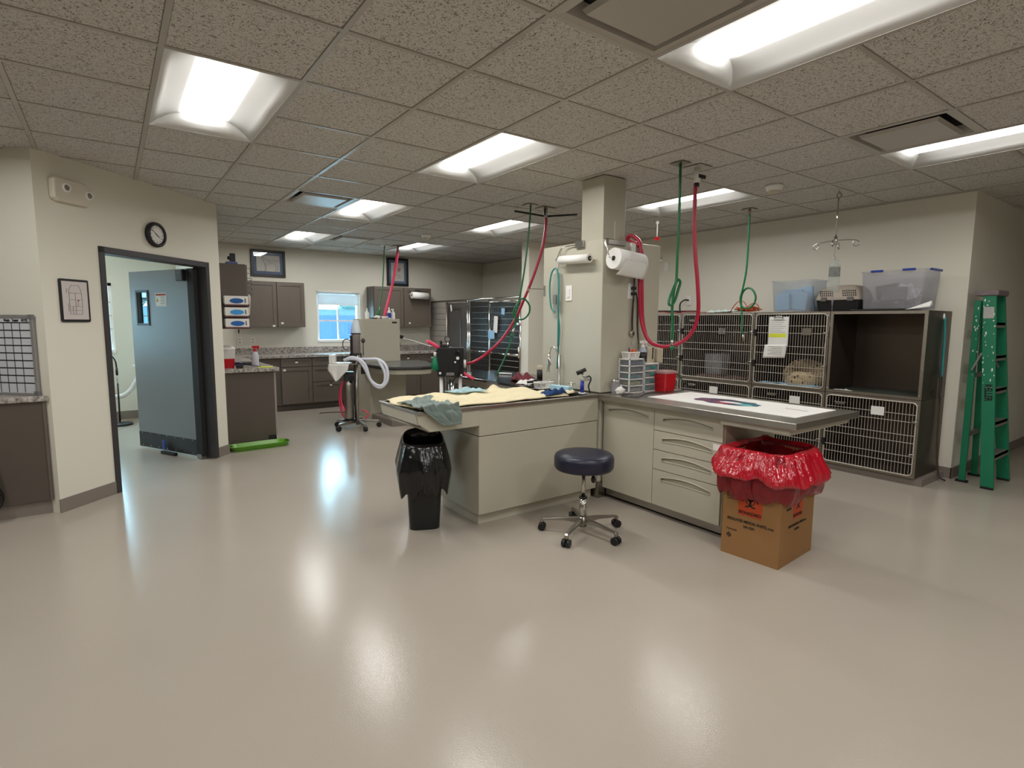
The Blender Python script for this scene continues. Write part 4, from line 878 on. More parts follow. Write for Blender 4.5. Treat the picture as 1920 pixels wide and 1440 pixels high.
MB().grid(lambda u, v: (2.42+0.27*u+0.0*v-0.045*v*(1-u), 1.32-0.084*math.cos(v*1.25), 1.962-0.025*u-0.084*math.sin(v*1.25)-0.045*v), 8, 8).build('loose_sheet', PAPER, t, sol=0.001)
MB().box(2.40, 2.60, 1.398, 1.42, 2.085, 2.125).build('bracket', STEEL, t, bevel=0.003)
t = thing('light_switch', 'white rocker switch plate on the tower next to the drip bag', 'switch', (2.358, 1.815, 1.64), world=True)
MB().box(2.352, 2.36, 1.775, 1.855, 1.645, 1.775).build('plate', WHITE, t, bevel=0.002); MB().box(2.346, 2.352, 1.80, 1.83, 1.675, 1.745).build('rocker', WHITE, t, bevel=0.002)
# drip bag
t = thing('drip_bag', 'clear drip bag with coiled teal tubing hanging on the tower', 'drip bag', (2.33, 1.95, 1.5), world=True)
MB().grid(lambda u, v: (2.335-0.022*math.sin(math.pi*u)*math.sin(math.pi*v)**0.5, 1.90+0.11*u, 1.535+0.36*v), 10, 16).grid(lambda u, v: (2.345, 2.01-0.11*u, 1.535+0.36*v), 4, 4).build('bag', CLEARBAG, t)
MB().tube(spline([(2.335,1.94,1.90),(2.34,1.93,1.99),(2.345,1.92,2.10),(2.352,1.925,2.13)], 4), 0.003, 5).build('hanger', STEELD, t)
MB().tube(spline([(2.318,1.955,1.55),(2.31,2.0,1.60),(2.31,2.02,1.78),(2.31,1.99,1.90),(2.31,1.93,1.92),(2.31,1.90,1.80),(2.31,1.90,1.55),(2.325,1.90,1.40),(2.33,1.915,1.22),(2.33,1.925,1.05)], 6), 0.0075, 6).tube(spline([(2.31,1.895,1.70),(2.315,1.905,1.45),(2.32,1.91,1.25)], 4), 0.006, 6).build('tubing', TEALH, t)
MB().box(2.30, 2.315, 1.925, 1.965, 1.62, 1.70).build('print_patch', INKG, t)
t = thing('wall_hook', 'small metal hook rod on the far edge of the tower', 'hook', (2.3, 2.17, 1.7), world=True)
MB().tube(spline([(2.355,2.15,1.76),(2.26,2.17,1.76),(2.20,2.18,1.755),(2.195,2.18,1.735),(2.21,2.18,1.73)], 4), 0.004, 6).box(2.352, 2.36, 2.14, 2.16, 1.70, 1.79).build('rod', STEELD, t)
t = thing('hook_rod', 'curled metal hook rod at the top corner of the tower facing the cages', 'hook', (3.12, 1.5, 2.02), world=True)
MB().tube(spline([(3.05,1.5,2.05),(3.13,1.5,2.05),(3.17,1.5,2.045),(3.18,1.5,2.02),(3.16,1.5,2.01),(3.15,1.5,2.03)], 4), 0.005, 6).build('rod', STEEL, t)
# faucet with hand spray
t = thing('spray_faucet', 'steel faucet post with a hand spray hooked on it, by the sink', 'faucet', (2.30, 1.86, LZ), world=True)
MB().lathe([(0.001,0),(0.03,0),(0.022,0.03),(0.011,0.05),(0.010,0.30),(0.001,0.30)], (2.305, 1.87, LZ), 14).build('post', STEEL, t)
MB().tube(spline([(2.30,1.88,1.18),(2.295,1.92,1.24),(2.28,1.955,1.235),(2.275,1.97,1.17)], 5), 0.006, 6).build('hook_arm', CHROME, t)
MB().tube([(2.275,1.97,1.19),(2.272,1.972,1.12),(2.27,1.975,1.05),(2.27,1.975,1.02)], [0.008,0.016,0.012,0.014], 10).tube([(2.272,1.955,1.14),(2.27,1.945,1.08)], 0.004, 6).build('spray_head', CHROME, t)
for (x, y, l_) in ((2.30,1.975,'l'),(2.30,1.70,'r')):
    MB().lathe([(0.018,0),(0.014,0.03),(0.012,0.06),(0.001,0.06)], (x, y, LZ), 12).tube([(x-0.03,y+0.02,LZ+0.062),(x,y,LZ+0.066),(x+0.01,y-0.035,LZ+0.06)], 0.005, 6).build('valve', CHROME, t)
# diagnostic handle stand
t = thing('diagnostic_handle', 'blue handled diagnostic scope with a black coiled cord on the steel rim', 'medical scope', (2.22, 1.48, LZ), world=True)
MB().cyl((2.235,1.50,LZ), (2.235,1.50,LZ+0.01), 0.03).build('foot', WHITE, t)
MB().cyl((2.235,1.50,LZ+0.01), (2.235,1.50,LZ+0.105), 0.0165, n=14).build('blue_grip', mat('royal_blue', (24, 44, 150), 0.35), t)
MB().cyl((2.235,1.50,LZ+0.105), (2.235,1.50,LZ+0.13), 0.018, n=14).box(2.23, 2.30, 1.475, 1.49, LZ+0.105, LZ+0.125).build('cradle', mat('grey_plastic', (170, 168, 164), 0.4), t)
MB().cyl((2.255,1.485,LZ+0.12), (2.235,1.505,LZ+0.17), 0.010, n=10).build('neck', CHROME, t)
MB().tube([(2.20,1.53,LZ+0.165),(2.26,1.485,LZ+0.20)], [0.018, 0.015], 12).build('scope_head', BLACK, t)
MB().tube(spline([(2.255,1.475,LZ+0.135),(2.275,1.46,LZ+0.145),(2.285,1.45,LZ+0.12),(2.27,1.46,LZ+0.07),(2.275,1.46,LZ+0.04),(2.285,1.455,LZ+0.005)], 6), 0.006, 6).build('cord', BLACK, t)
# basket, box, maroon cloth, bottle on the sink ledge
def basket(name, label, cx, cy, z, w_, d_, h_, m, rz=0):
    t = thing(name, label, 'basket', (cx, cy, z), rz)
    loft([[(x, y, 0.0) for x, y in rrect(w_*0.86, d_*0.86, 0.012, 3)], [(x, y, 0.006) for x, y in rrect(w_*0.87, d_*0.87, 0.012, 3)]], True, True).build('floor', m, t)
    r_ = MB().tube([(x, y, h_) for x, y in rrect(w_, d_, 0.012, 3)], 0.005, 6, closed=True); r_.build('rim', m, t)
    mb = MB(); o = rrect(w_, d_, 0.012, 3); L_ = len(o); per = []
    for i in range(L_):
        a, b = Vector(o[i]), Vector(o[(i+1) % L_]); n_ = max(1, int((b-a).length/0.014))
        for k in range(n_): per.append(a.lerp(b, k/n_))
    for p in per: mb.tube([(p.x*0.87, p.y*0.87, 0.003), (p.x, p.y, h_)], 0.0028, 4)
    mb.build('slats', m, t, kind='stuff')
    return t
basket('wire_basket', 'white slatted basket on the sink ledge of the wet table', 2.20, 1.95, LZ, 0.17, 0.10, 0.055, WHITE, 0.1)
t = thing('tissue_box', 'flat pale blue printed carton beside the faucet', 'box', (2.22, 1.74, LZ), math.radians(95)); MB().box(-0.11, 0.11, -0.028, 0.028, 0, 0.045).build('carton', mat('pale_blue_print', (176, 214, 228), 0.6, var=0.22, scale=40), t, bevel=0.004)
MB().grid(cloth(2.42, 2.55, 0.16, 0.26, LZ+0.009, 0.07, 12), 14, 12).build('maroon_cloth', MAROON, label='folded maroon cloth on the steel prep table', cat='cloth', sol=0.01)
MB().grid(cloth(2.30, 2.30, 0.18, 0.14, LZ+0.002, 0.05, 22), 12, 12).build('white_cloth', PAPER, label='white cloth bunched on the prep table beside the basket', cat='cloth', sol=0.004)
t = thing('black_bottle', 'squat black bottle with a beige cap on the prep table', 'bottle', (2.78, 2.72, LZ)); MB().lathe([(0.001,0),(0.035,0),(0.036,0.01),(0.036,0.085),(0.001,0.085)], n=18).build('body', BLACK, t); MB().lathe([(0.033,0.085),(0.033,0.13),(0.001,0.13)], n=18).build('cap', BEIGE, t)
MB().tube([(2.62,3.25,LZ+0.012),(2.70,3.12,LZ+0.012)], 0.010, 6).build('marker_pen', WHITE, label='white marker pen on the dark steel prep table', cat='pen')
MB().tube(spline([(2.35,2.3,LZ+0.03),(2.28,2.15,LZ+0.05),(2.22,2.12,LZ+0.045),(2.16,2.14,LZ+0.04)], 5), 0.012, 6).build('clipper_cord', BLACK, label='black cord bunched behind the white basket', cat='cord')

# counter by the tower: organizers, basket, spray, sharps tub, device
def organizer(x0, x1, y0, y1, n, z0, z1, label, tint):
    t = thing('drawer_organizer', label, 'organizer', ((x0+x1)/2, (y0+y1)/2, z0), world=True)
    p = 0.011
    mb = MB()
    for x in (x0, x1-p):
        for y in (y0, y1-p): mb.box(x, x+p, y, y+p, z0, z1)
    for k in range(n+1): z = z0+(z1-z0-0.01)*k/n; mb.box(x0, x1, y0, y1, z, z+0.010)
    mb.box(x0+p, x1-p, y1-0.004, y1-0.001, z0, z1); mb.build('frame', WHITE, t, bevel=0.0015)
    for k in range(n):
        za = z0+(z1-z0-0.01)*k/n+0.011; zb = z0+(z1-z0-0.01)*(k+1)/n-0.001
        d_ = MB().box(x0+0.004, x1-0.004, y0-0.006, y1-0.01, za, zb).build('drawer', mat('smoky_clear', (196, 200, 204), 0.25, trans=0.76), t)
        MB().box(x0+0.025, x1-0.03, y0+0.01, y1-0.03, za+0.003, zb-0.018).build('contents', mat('contents_%s_%d' % (tint[k % len(tint)], k % 2), {'t': (40, 128, 120), 'b': (76, 84, 130), 'g': (96, 110, 80), 'y': (170, 168, 90), 'w': (176, 160, 150)}[tint[k % len(tint)]], 0.7, var=0.4, scale=50), d_)
        MB().box((x0+x1)/2-0.028, (x0+x1)/2+0.028, y0-0.012, y0-0.006, (za+zb)/2-0.007, (za+zb)/2+0.009).build('pull', TEALH if tint[0] == 't' and k % 4 else FOGCLEAR, d_)
    return t
organizer(2.565, 2.745, 1.29-0.0, 1.415, 5, RZ, RZ+0.285, 'white five-drawer plastic organizer with smoky clear drawers', 'wytgb')
organizer(2.750, 2.935, 1.29, 1.415, 4, RZ, RZ+0.24, 'white four-drawer plastic organizer with teal labelled drawers', 'ttgt')
t = basket('pen_basket', 'small white slatted basket of tools on the five-drawer organizer', 2.635, 1.345, RZ+0.286, 0.135, 0.09, 0.05, WHITE)
def pen(name, label, p0, p1, r_, m, cat): MB().tube([p0, p1], [r_, r_*0.8], 8).build(name, m, label=label, cat=cat)
zt = RZ+0.292
pen('black_pen', 'black pen standing in the white tool basket', (2.60,1.33,zt), (2.59,1.325,zt+0.085), 0.006, BLACK, 'pen')
MB().tube(spline([(2.62,1.34,zt+0.03),(2.625,1.34,zt+0.06),(2.64,1.34,zt+0.066),(2.655,1.34,zt+0.055),(2.645,1.34,zt+0.03)], 4, True), 0.007, 6, closed=True).tube(spline([(2.65,1.335,zt+0.035),(2.66,1.335,zt+0.06),(2.675,1.335,zt+0.06),(2.68,1.335,zt+0.04)], 4, True), 0.007, 6, closed=True).build('scissors', mat('orange_plastic', (224, 100, 40), 0.4), label='orange handled scissors in the white tool basket', cat='scissors')
pen('thermometer', 'pale blue thermometer in the white tool basket', (2.66,1.36,zt), (2.665,1.36,zt+0.075), 0.007, LBLUE, 'thermometer')
pen('syringe', 'thin clear tube leaning from the white tool basket', (2.68,1.35,zt), (2.655,1.36,zt+0.13), 0.004, FOGCLEAR, 'tube')
t = thing('spray_bottle', 'white trigger spray bottle with a black label on the four-drawer organizer', 'spray bottle', (2.80, 1.36, RZ+0.241))
MB().lathe([(0.001,0),(0.034,0),(0.036,0.01),(0.036,0.09),(0.030,0.115),(0.014,0.14),(0.001,0.14)], n=18).build('bottle', mat('grey_bottle', (186, 190, 204), 0.3, trans=0.2), t)
MB().lathe([(0.0365,0.012),(0.0368,0.012),(0.0368,0.092),(0.0365,0.092)], n=18).build('label_band', BLACK, t)
MB().lathe([(0.017,0.135),(0.017,0.155),(0.010,0.158),(0.010,0.17)], n=12).box(-0.03,0.045,-0.012,0.012,0.165,0.19).prism_xz([(0.02,0.165),(0.05,0.13),(0.055,0.135),(0.035,0.168)], -0.006, 0.006).build('trigger_head', WHITE, t, bevel=0.002)
t = thing('sharps_container', 'red sharps container at the end of the organizers under the grey device', 'sharps container', (2.95, 1.235, RZ))
loft([ring(0.13,0.11,0.012,0.0,3), ring(0.15,0.13,0.012,0.155,3)], True, True).build('tub', REDP, t)
loft([ring(0.158,0.138,0.012,0.156,3), ring(0.158,0.138,0.012,0.172,3), ring(0.10,0.09,0.012,0.182,3)], True, True).build('lid', mat('pink_clear_lid', (190, 150, 150), 0.3, trans=0.3), t)
t = thing('wall_device', 'tan box-shaped device with a slot on the tower above the red container', 'device', (2.93, 1.33, 1.08), world=True)
MB().box(2.86, 2.96, 1.36, 1.42, 1.085, 1.255).build('housing', BEIGE, t, bevel=0.008); MB().box(2.97, 3.05, 1.34, 1.42, 1.11, 1.245).build('side_housing', BEIGE, t, bevel=0.01); MB().box(2.925, 2.935, 1.356, 1.361, 1.15, 1.25).build('slot', BLACKM, t)
MB().tube(spline([(2.95,1.35,1.10),(3.02,1.27,1.07),(3.07,1.2,1.02),(3.10,1.15,0.95),(3.06,1.12,0.895),(2.85,1.15,0.888),(2.66,1.17,0.888),(2.50,1.10,0.888),(2.42,1.07,0.888),(2.36,1.10,0.888),(2.36,1.18,0.888),(2.42,1.215,0.888),(2.55,1.235,0.888)], 6), 0.004, 6).build('device_cord', BLACK, label='thin black cord looping over the edge of the drawer counter', cat='cord')
t = thing('steel_canister', 'clear jar with a steel lid beside the five-drawer organizer', 'jar', (2.47, 1.35, RZ)); MB().lathe([(0.035,0),(0.035,0.10),(0.033,0.10),(0.033,0.004)], n=16).build('jar', FOGCLEAR, t); MB().lathe([(0.001,0.115),(0.038,0.115),(0.038,0.10),(0.001,0.10)], n=16).build('lid', CHROME, t)
MB().grid(lambda u, v: (2.47+0.045*math.cos(6.28*u)*math.sin(3.14*v)*(1+0.5*noise.noise(Vector((u*6, v*6, 1)))), 1.30+0.03*math.sin(6.28*u)*math.sin(3.14*v), RZ+0.032-0.03*math.cos(3.14*v)*(1+0.4*noise.noise(Vector((u*9, v*5, 4))))), 20, 12).build('gauze_bunch', PAPER, label='bunch of white gauze in front of the steel lidded jar', cat='gauze')
# stethoscope-like cord and outlet strip on the tower front
t = thing('outlet_plate', 'white outlet plate with plugs on the tower front behind the red hose', 'outlet', (2.70, 1.418, 1.66), world=True)
MB().box(2.66, 2.74, 1.412, 1.42, 1.66, 1.79).build('plate', WHITE, t, bevel=0.002); MB().box(2.685, 2.72, 1.38, 1.412, 1.69, 1.715).box(2.685, 2.72, 1.38, 1.412, 1.735, 1.76).build('plugs', BLACK, t, bevel=0.003)
t = thing('stethoscope', 'black stethoscope hanging down the tower front under the thick towel roll', 'stethoscope', (2.70, 1.39, 1.33), world=True)
MB().tube(spline([(2.70,1.385,1.86),(2.695,1.385,1.7),(2.695,1.395,1.5),(2.70,1.395,1.40)], 4), 0.0065, 6).build('tube', BLACK, t)
MB().lathe([(0.012,-0.008),(0.026,-0.008),(0.028,0),(0.024,0.008),(0.001,0.008)], (2.705,1.40,1.37), 16, Matrix.Rotation(math.pi/2, 3, 'X')).build('chest_piece', STEELD, t)
MB().tube(spline([(2.72,1.38,1.70),(2.745,1.385,1.6),(2.76,1.395,1.45),(2.775,1.4,1.36),(2.80,1.405,1.28)], 5), 0.004, 6).build('black_cable', BLACK, label='black cable beside the red hose on the tower front', cat='cable')
MB().tube(spline([(2.74,1.40,1.72),(2.775,1.405,1.62),(2.79,1.41,1.45),(2.81,1.41,1.2)], 5), 0.003, 6).build('grey_cable', mat('grey_cable', (110, 108, 100), 0.5), label='thin grey cable on the tower front nearer the cages', cat='cable')
MB().box(2.665, 2.715, 1.395, 1.42, 1.98, 2.115).build('hose_bracket', WHITE, label='white bracket strip on the tower front behind the towel roll', cat='bracket', bevel=0.003)
# ================================================================== HOSES AND CEILING DROPS
RED_FRONT = [(2.899,0.962,2.60),(2.897,0.969,2.519),(2.898,0.965,2.234),(2.904,0.947,1.987),(2.912,0.923,1.778),(2.917,0.909,1.548),(2.907,0.94,1.409),(2.881,1.018,1.313),(2.839,1.142,1.268),(2.80,1.24,1.283),(2.772,1.30,1.341),(2.752,1.345,1.484),(2.742,1.36,1.663),(2.742,1.37,1.885),(2.748,1.375,2.04),(2.75,1.385,2.12),(2.742,1.42,2.165),(2.725,1.465,2.19),(2.722,1.50,2.165),(2.74,1.47,2.14),(2.762,1.40,2.10),(2.766,1.372,2.0),(2.764,1.36,1.75),(2.772,1.35,1.5),(2.79,1.32,1.34)]
t = thing('scavenging_hose', 'long red rubber hose dropping from the ceiling and looping up the tower front', 'hose', (2.9, 0.96, CE), world=True)
MB().tube(spline(RED_FRONT, 6), 0.0155, 10).build('hose', REDH, t)
MB().box(2.82, 2.98, 0.88, 1.04, CE-0.010, CE-0.003).build('ceiling_plate', GRIDM, t); MB().cyl((2.9,0.96,CE-0.12), (2.9,0.96,CE-0.01), 0.024).build('fitting', WHITE, t)
MB().box(2.89, 2.97, 0.93, 0.955, CE-0.085, CE-0.06).build('valve_lever', BLACK, t); MB().cyl((2.9,0.96,CE-0.15), (2.9,0.96,CE-0.115), 0.019).build('clamp', BLACK, t)
t = thing('oxygen_hose', 'green oxygen hose knotted once, hanging beside the long red hose', 'hose', (2.70, 0.97, CE), world=True)
MB().tube(spline([(2.705,0.97,2.655),(2.712,0.97,2.295),(2.709,0.97,1.974),(2.707,0.97,1.792),(2.672,0.965,1.729),(2.622,0.96,1.646),(2.612,0.955,1.603),(2.640,0.95,1.600),(2.675,0.95,1.635),(2.718,0.955,1.72),(2.745,0.96,1.775),(2.735,0.98,1.795),(2.705,0.985,1.72),(2.684,0.98,1.566),(2.683,0.97,1.442),(2.685,0.97,1.33)], 6), 0.0105, 8).build('hose', GREENH, t)
MB().cyl((2.685,0.97,1.335), (2.685,0.97,1.28), 0.008).build('coupling', CHROME, t); MB().cyl((2.685,0.97,1.283), (2.685,0.97,1.25), 0.017).build('connector', GREENH, t)
MB().box(2.65, 2.76, 0.91, 1.03, CE-0.008, CE-0.003).build('ceiling_plate', STEELD, t)
t = thing('oxygen_hose', 'green oxygen hose with one round loop, hanging before the cages', 'hose', (4.70, 1.6, CE), world=True)
MB().tube(spline([(4.7,1.598,2.66),(4.7,1.598,2.456),(4.7,1.6,2.066),(4.7,1.631,1.841),(4.7,1.656,1.728),(4.7,1.632,1.645),(4.70,1.564,1.622),(4.70,1.50,1.660),(4.7,1.478,1.74),(4.7,1.52,1.818),(4.71,1.587,1.838),(4.715,1.638,1.796),(4.712,1.652,1.716),(4.705,1.632,1.555),(4.7,1.62,1.42),(4.7,1.60,1.33)], 6), 0.010, 8).build('hose', GREENH, t)
MB().cyl((4.7,1.60,1.34), (4.7,1.595,1.27), 0.013).build('connector', STEELD, t); MB().cyl((4.7,1.598,CE-0.05), (4.7,1.598,CE-0.003), 0.014).box(4.64,4.76,1.54,1.66,CE-0.007,CE-0.003).build('ceiling_plate', STEELD, t)
t = thing('scavenging_hose', 'red rubber hose sweeping down from the black armed ceiling hook to the anesthesia machine', 'hose', (2.95, 2.88, CE), world=True)
MB().tube(spline([(2.955,2.877,2.60),(2.961,2.874,2.5),(2.934,2.89,2.277),(2.862,2.932,1.996),(2.775,2.984,1.74),(2.678,3.043,1.483),(2.554,3.10,1.281),(2.37,3.12,1.125),(2.19,3.08,1.05),(2.06,3.02,1.035)], 8), 0.0155, 10).build('hose', REDH, t)
MB().box(2.87, 3.03, 2.80, 2.96, CE-0.010, CE-0.003).build('ceiling_plate', STEELD, t); MB().cyl((2.955,2.877,CE-0.10), (2.955,2.877,CE-0.01), 0.02).build('fitting', mat('grey_pvc', (176, 176, 174), 0.4), t)
MB().tube([(2.94,2.87,CE-0.02),(2.93,2.86,CE-0.06),(2.95,2.88,CE-0.09)], 0.008, 6).tube([(2.93,2.88,CE-0.085),(2.62,2.98,CE-0.055)], 0.010, 6).tube([(2.97,2.87,CE-0.085),(3.26,2.72,CE-0.055)], 0.010, 6).build('hook_arms', BLACK, t)
t = thing('oxygen_hose', 'green oxygen hose with one round loop, crossing the sweeping red hose', 'hose', (2.73, 2.85, CE), world=True)
gb = [(2.731,2.849,2.656),(2.723,2.854,2.472),(2.684,2.878,2.037),(2.638,2.906,1.716),(2.600,2.925,1.622),(2.581,2.935,1.545),(2.612,2.91,1.492),(2.668,2.87,1.494),(2.716,2.845,1.55),(2.724,2.84,1.625),(2.686,2.86,1.692),(2.640,2.885,1.700),(2.600,2.90,1.616),(2.578,2.91,1.426),(2.545,2.92,1.286),(2.476,2.93,1.10),(2.38,2.95,0.91)]
MB().tube(spline(gb, 6), 0.009, 8).build('hose', GREENH, t); MB().cyl((2.572,2.912,1.40), (2.556,2.918,1.33), 0.012).build('coupling', CHROME, t); MB().cyl((2.556,2.918,1.335), (2.548,2.92,1.30), 0.018).build('connector', GREENH, t)
MB().box(2.66, 2.79, 2.79, 2.91, CE-0.008, CE-0.003).build('ceiling_plate', STEELD, t)
t = thing('oxygen_hose', 'thin green oxygen hose hanging to the low tan tower by the window', 'hose', (2.77, 6.69, CE), world=True)
MB().tube(spline([(2.766,6.687,2.657),(2.726,6.65,2.3),(2.686,6.615,1.987),(2.59,6.53,1.689),(2.55,6.49,1.53)], 6), 0.010, 8).tube([(2.60,6.54,1.70),(2.56,6.49,1.60),(2.54,6.48,1.53)], [0.012,0.026,0.03], 8).build('hose', GREENH, t); MB().box(2.70,2.84,6.62,6.76,CE-0.008,CE-0.003).build('ceiling_plate', WHITE, t)
t = thing('scavenging_hose', 'pink hose hanging to the low tan tower by the window', 'hose', (2.94, 6.56, CE), world=True)
MB().tube(spline([(2.939,6.563,2.60),(2.925,6.558,2.515),(2.877,6.542,2.285),(2.784,6.511,1.944),(2.683,6.478,1.648),(2.645,6.46,1.515)], 6), 0.022, 10).build('hose', PINKH, t); MB().cyl((2.94,6.563,CE-0.12),(2.94,6.563,CE-0.003),0.024).box(2.87,3.01,6.49,6.63,CE-0.008,CE-0.003).build('ceiling_fitting', STEELD, t)
# ceiling drip stand with bottle
t = thing('ceiling_drip_hook', 'chrome four-arm drip hook hanging from the ceiling over the cages', 'drip hook', (4.588, 0.66, CE), world=True)
ringp = [(4.588, 0.657+0.02*math.cos(a), 2.625+0.022*math.sin(a)) for a in [k*math.pi/6 for k in range(12)]]
MB().tube(ringp, 0.006, 6, closed=True).cyl((4.588,0.657,CE-0.003),(4.588,0.657,2.645),0.006).build('eye', STEELD, t)
MB().cyl((4.588,0.660,2.603), (4.588,0.663,2.25), 0.006).build('rod', CHROME, t); MB().cyl((4.588,0.661,2.26), (4.588,0.661,2.18), 0.014).build('hub', CHROME, t)
for k, (dx, dy, l_) in enumerate(((0,1,0.19),(0,-1,0.19),(1,0.2,0.14),(-1,-0.25,0.14))):
    q = Vector((dx,dy,0)).normalized(); c0 = Vector((4.588,0.661,2.225))
    MB().tube(spline([c0, c0+q*l_*0.7+Vector((0,0,-0.008)), c0+q*l_+Vector((0,0,-0.025)), c0+q*(l_+0.012)+Vector((0,0,-0.055)), c0+q*(l_-0.02)+Vector((0,0,-0.068)), c0+q*(l_-0.042)+Vector((0,0,-0.045)), c0+q*(l_-0.03)+Vector((0,0,-0.022))], 5), 0.0042, 6).build('arm', CHROME, t)
MB().tube(spline([(4.588,0.661,2.18),(4.588,0.66,2.12),(4.588,0.665,2.09),(4.588,0.65,2.07),(4.588,0.657,2.045)], 4), 0.0035, 6).build('chain', STEELD, t)
t = thing('drip_bottle', 'clear drip bottle hanging from the chrome four-arm hook', 'drip bottle', (4.588, 0.652, 1.74), world=True)
MB().lathe([(0.001,0.30),(0.028,0.30),(0.034,0.285),(0.030,0.27),(0.045,0.25),(0.046,0.12),(0.048,0.06),(0.046,0.05),(0.052,0.04),(0.050,0.0),(0.001,0.0)], (4.588,0.652,1.755), 20).build('bottle', CLEARBAG, t)
MB().lathe([(0.0465,0.14),(0.0465,0.23)], (4.588,0.652,1.755), 20).build('bottle_print', mat('print_on_bottle', (150, 152, 150), 0.5, var=0.5, scale=60, trans=0.6), t)
MB().cyl((4.588,0.652,1.755), (4.588,0.652,1.70), 0.008).cyl((4.588,0.652,1.70),(4.588,0.652,1.63),0.011,0.006).tube(spline([(4.588,0.652,1.63),(4.60,0.66,1.5),(4.62,0.72,1.2),(4.7,0.78,0.95)],4),0.003,6).build('drip_line', FOGCLEAR, t)
t = thing('ceiling_rod', 'slim white rod on a ceiling eye behind the tower with a red tag', 'hook', (4.367, 2.548, CE), world=True)
MB().cyl((4.367,2.548,CE-0.003),(4.367,2.548,2.45),0.006).ball((4.367,2.548,2.62),0.022,8).build('rod', WHITE, t); MB().box(4.35,4.385,2.53,2.57,2.42,2.455).build('tag', REDP, t)
# wall plates on the cage wall
t = thing('wall_switch', 'white switch plate on the wall just past the tower', 'switch', (5.53,3.33,2.19), world=True); MB().box(5.53,5.54,3.29,3.37,2.19,2.31).build('plate', WHITE, t, bevel=0.003)
t = thing('wall_outlet', 'white outlet plate with a black plug above the cages', 'outlet', (5.53,2.93,1.70), world=True); MB().box(5.53,5.54,2.89,2.97,1.70,1.83).build('plate', WHITE, t, bevel=0.003)
MB().tube(spline([(5.525,2.93,1.77),(5.47,2.96,1.77),(5.44,3.0,1.72),(5.44,3.0,1.62),(5.43,2.98,1.597)], 5), 0.010, 6).build('plug_cord', BLACK, t)

# ================================================================== ANESTHESIA MACHINES
t = thing('anesthesia_machine', 'black cased anesthesia machine with a round gauge and green bag behind the towel table', 'anesthesia machine', (1.90, 3.06, 0), math.radians(-30))
MB().box(-0.135, 0.125, -0.06, 0.06, 0.915, 1.205).build('case', BLACK, t, bevel=0.006)
MB().box(0.03, 0.115, -0.065, -0.06, 0.94, 1.19).build('control_panel', BLACKM, t)
MB().cyl((-0.035,-0.03,1.205), (-0.035,-0.03,1.26), 0.012).build('gauge_stem', CHROME, t); MB().cyl((-0.035,-0.03,1.285), (-0.035,0.0,1.285), 0.032, n=20).build('pressure_gauge', BLACK, t); MB().cyl((-0.035,-0.031,1.285), (-0.035,-0.030,1.285), 0.024, n=20).build('gauge_face', INKG, t)
MB().box(-0.11, -0.02, -0.04, 0.03, 1.205, 1.235).cyl((-0.10,0,1.23),(-0.10,0,1.27),0.012).build('manifold', BLACK, t, bevel=0.004)
MB().tube(spline([(-0.12,-0.02,1.20),(-0.17,-0.03,1.23),(-0.22,-0.04,1.26),(-0.235,-0.04,1.255)], 4), [0.020]*13, 8).build('pink_hose', PINKH, t)
MB().tube([(-0.16,-0.05,1.13),(-0.16,-0.05,1.105),(-0.16,-0.05,1.08),(-0.165,-0.05,1.03),(-0.155,-0.05,0.99),(-0.165,-0.05,0.965)], [0.012,0.016,0.028,0.040,0.036,0.010], 12).build('breathing_bag', GREENB, t)
MB().cyl((-0.16,-0.05,1.12),(-0.16,-0.05,1.16),0.014).build('bag_neck', WHITE, t); MB().tube(spline([(-0.16,-0.05,1.15),(-0.14,-0.03,1.17),(-0.10,-0.02,1.18)],4),0.012,8).build('bag_arm', BLACK, t)
MB().tube(spline([(0.04,-0.075,1.15),(0.07,-0.09,1.17),(0.09,-0.085,1.12),(0.085,-0.08,1.0),(0.05,-0.08,0.93),(0.02,-0.08,0.88),(-0.03,-0.07,0.85)],5),0.008,6).build('black_hose', BLACK, t)
MB().cyl((0.065,-0.065,1.10),(0.065,-0.085,1.10),0.016).cyl((0.04,-0.065,1.06),(0.04,-0.08,1.06),0.010).cyl((-0.11,-0.06,0.95),(-0.11,-0.075,0.95),0.012).cyl((0.10,-0.06,0.93),(0.10,-0.075,0.93),0.010).build('knobs', WHITE, t)
MB().box(-0.05,0.03,-0.063,-0.06,0.925,0.955).build('name_strip', INKG, t)
MB().tube(spline([(0.12,0,0.95),(0.16,-0.01,0.92),(0.23,-0.02,0.885)],4),0.016,8).build('pink_lower_hose', PINKH, t); MB().cyl((0.13,-0.02,1.0),(0.13,-0.02,1.08),0.02).build('scavenge_cup', WHITE, t)
for x in (-0.10, 0.09): MB().cyl((x,0,0.06),(x,0,0.915),0.018).build('leg', WHITE, t)
MB().cyl((0.0,-0.02,0.4),(0.0,-0.02,0.88),0.03).build('absorber', CHROME, t)
MB().box(-0.2,0.2,-0.03,0.03,0.05,0.08).box(-0.12,-0.08,-0.2,0.2,0.05,0.08).box(0.07,0.11,-0.2,0.2,0.05,0.08).build('base', DGREY, t)
for x, y in ((-0.10,-0.19),(-0.10,0.19),(0.09,-0.19),(0.09,0.19)): MB().cyl((x-0.012,y,0.025),(x+0.012,y,0.025),0.025).build('caster', BLACK, t)

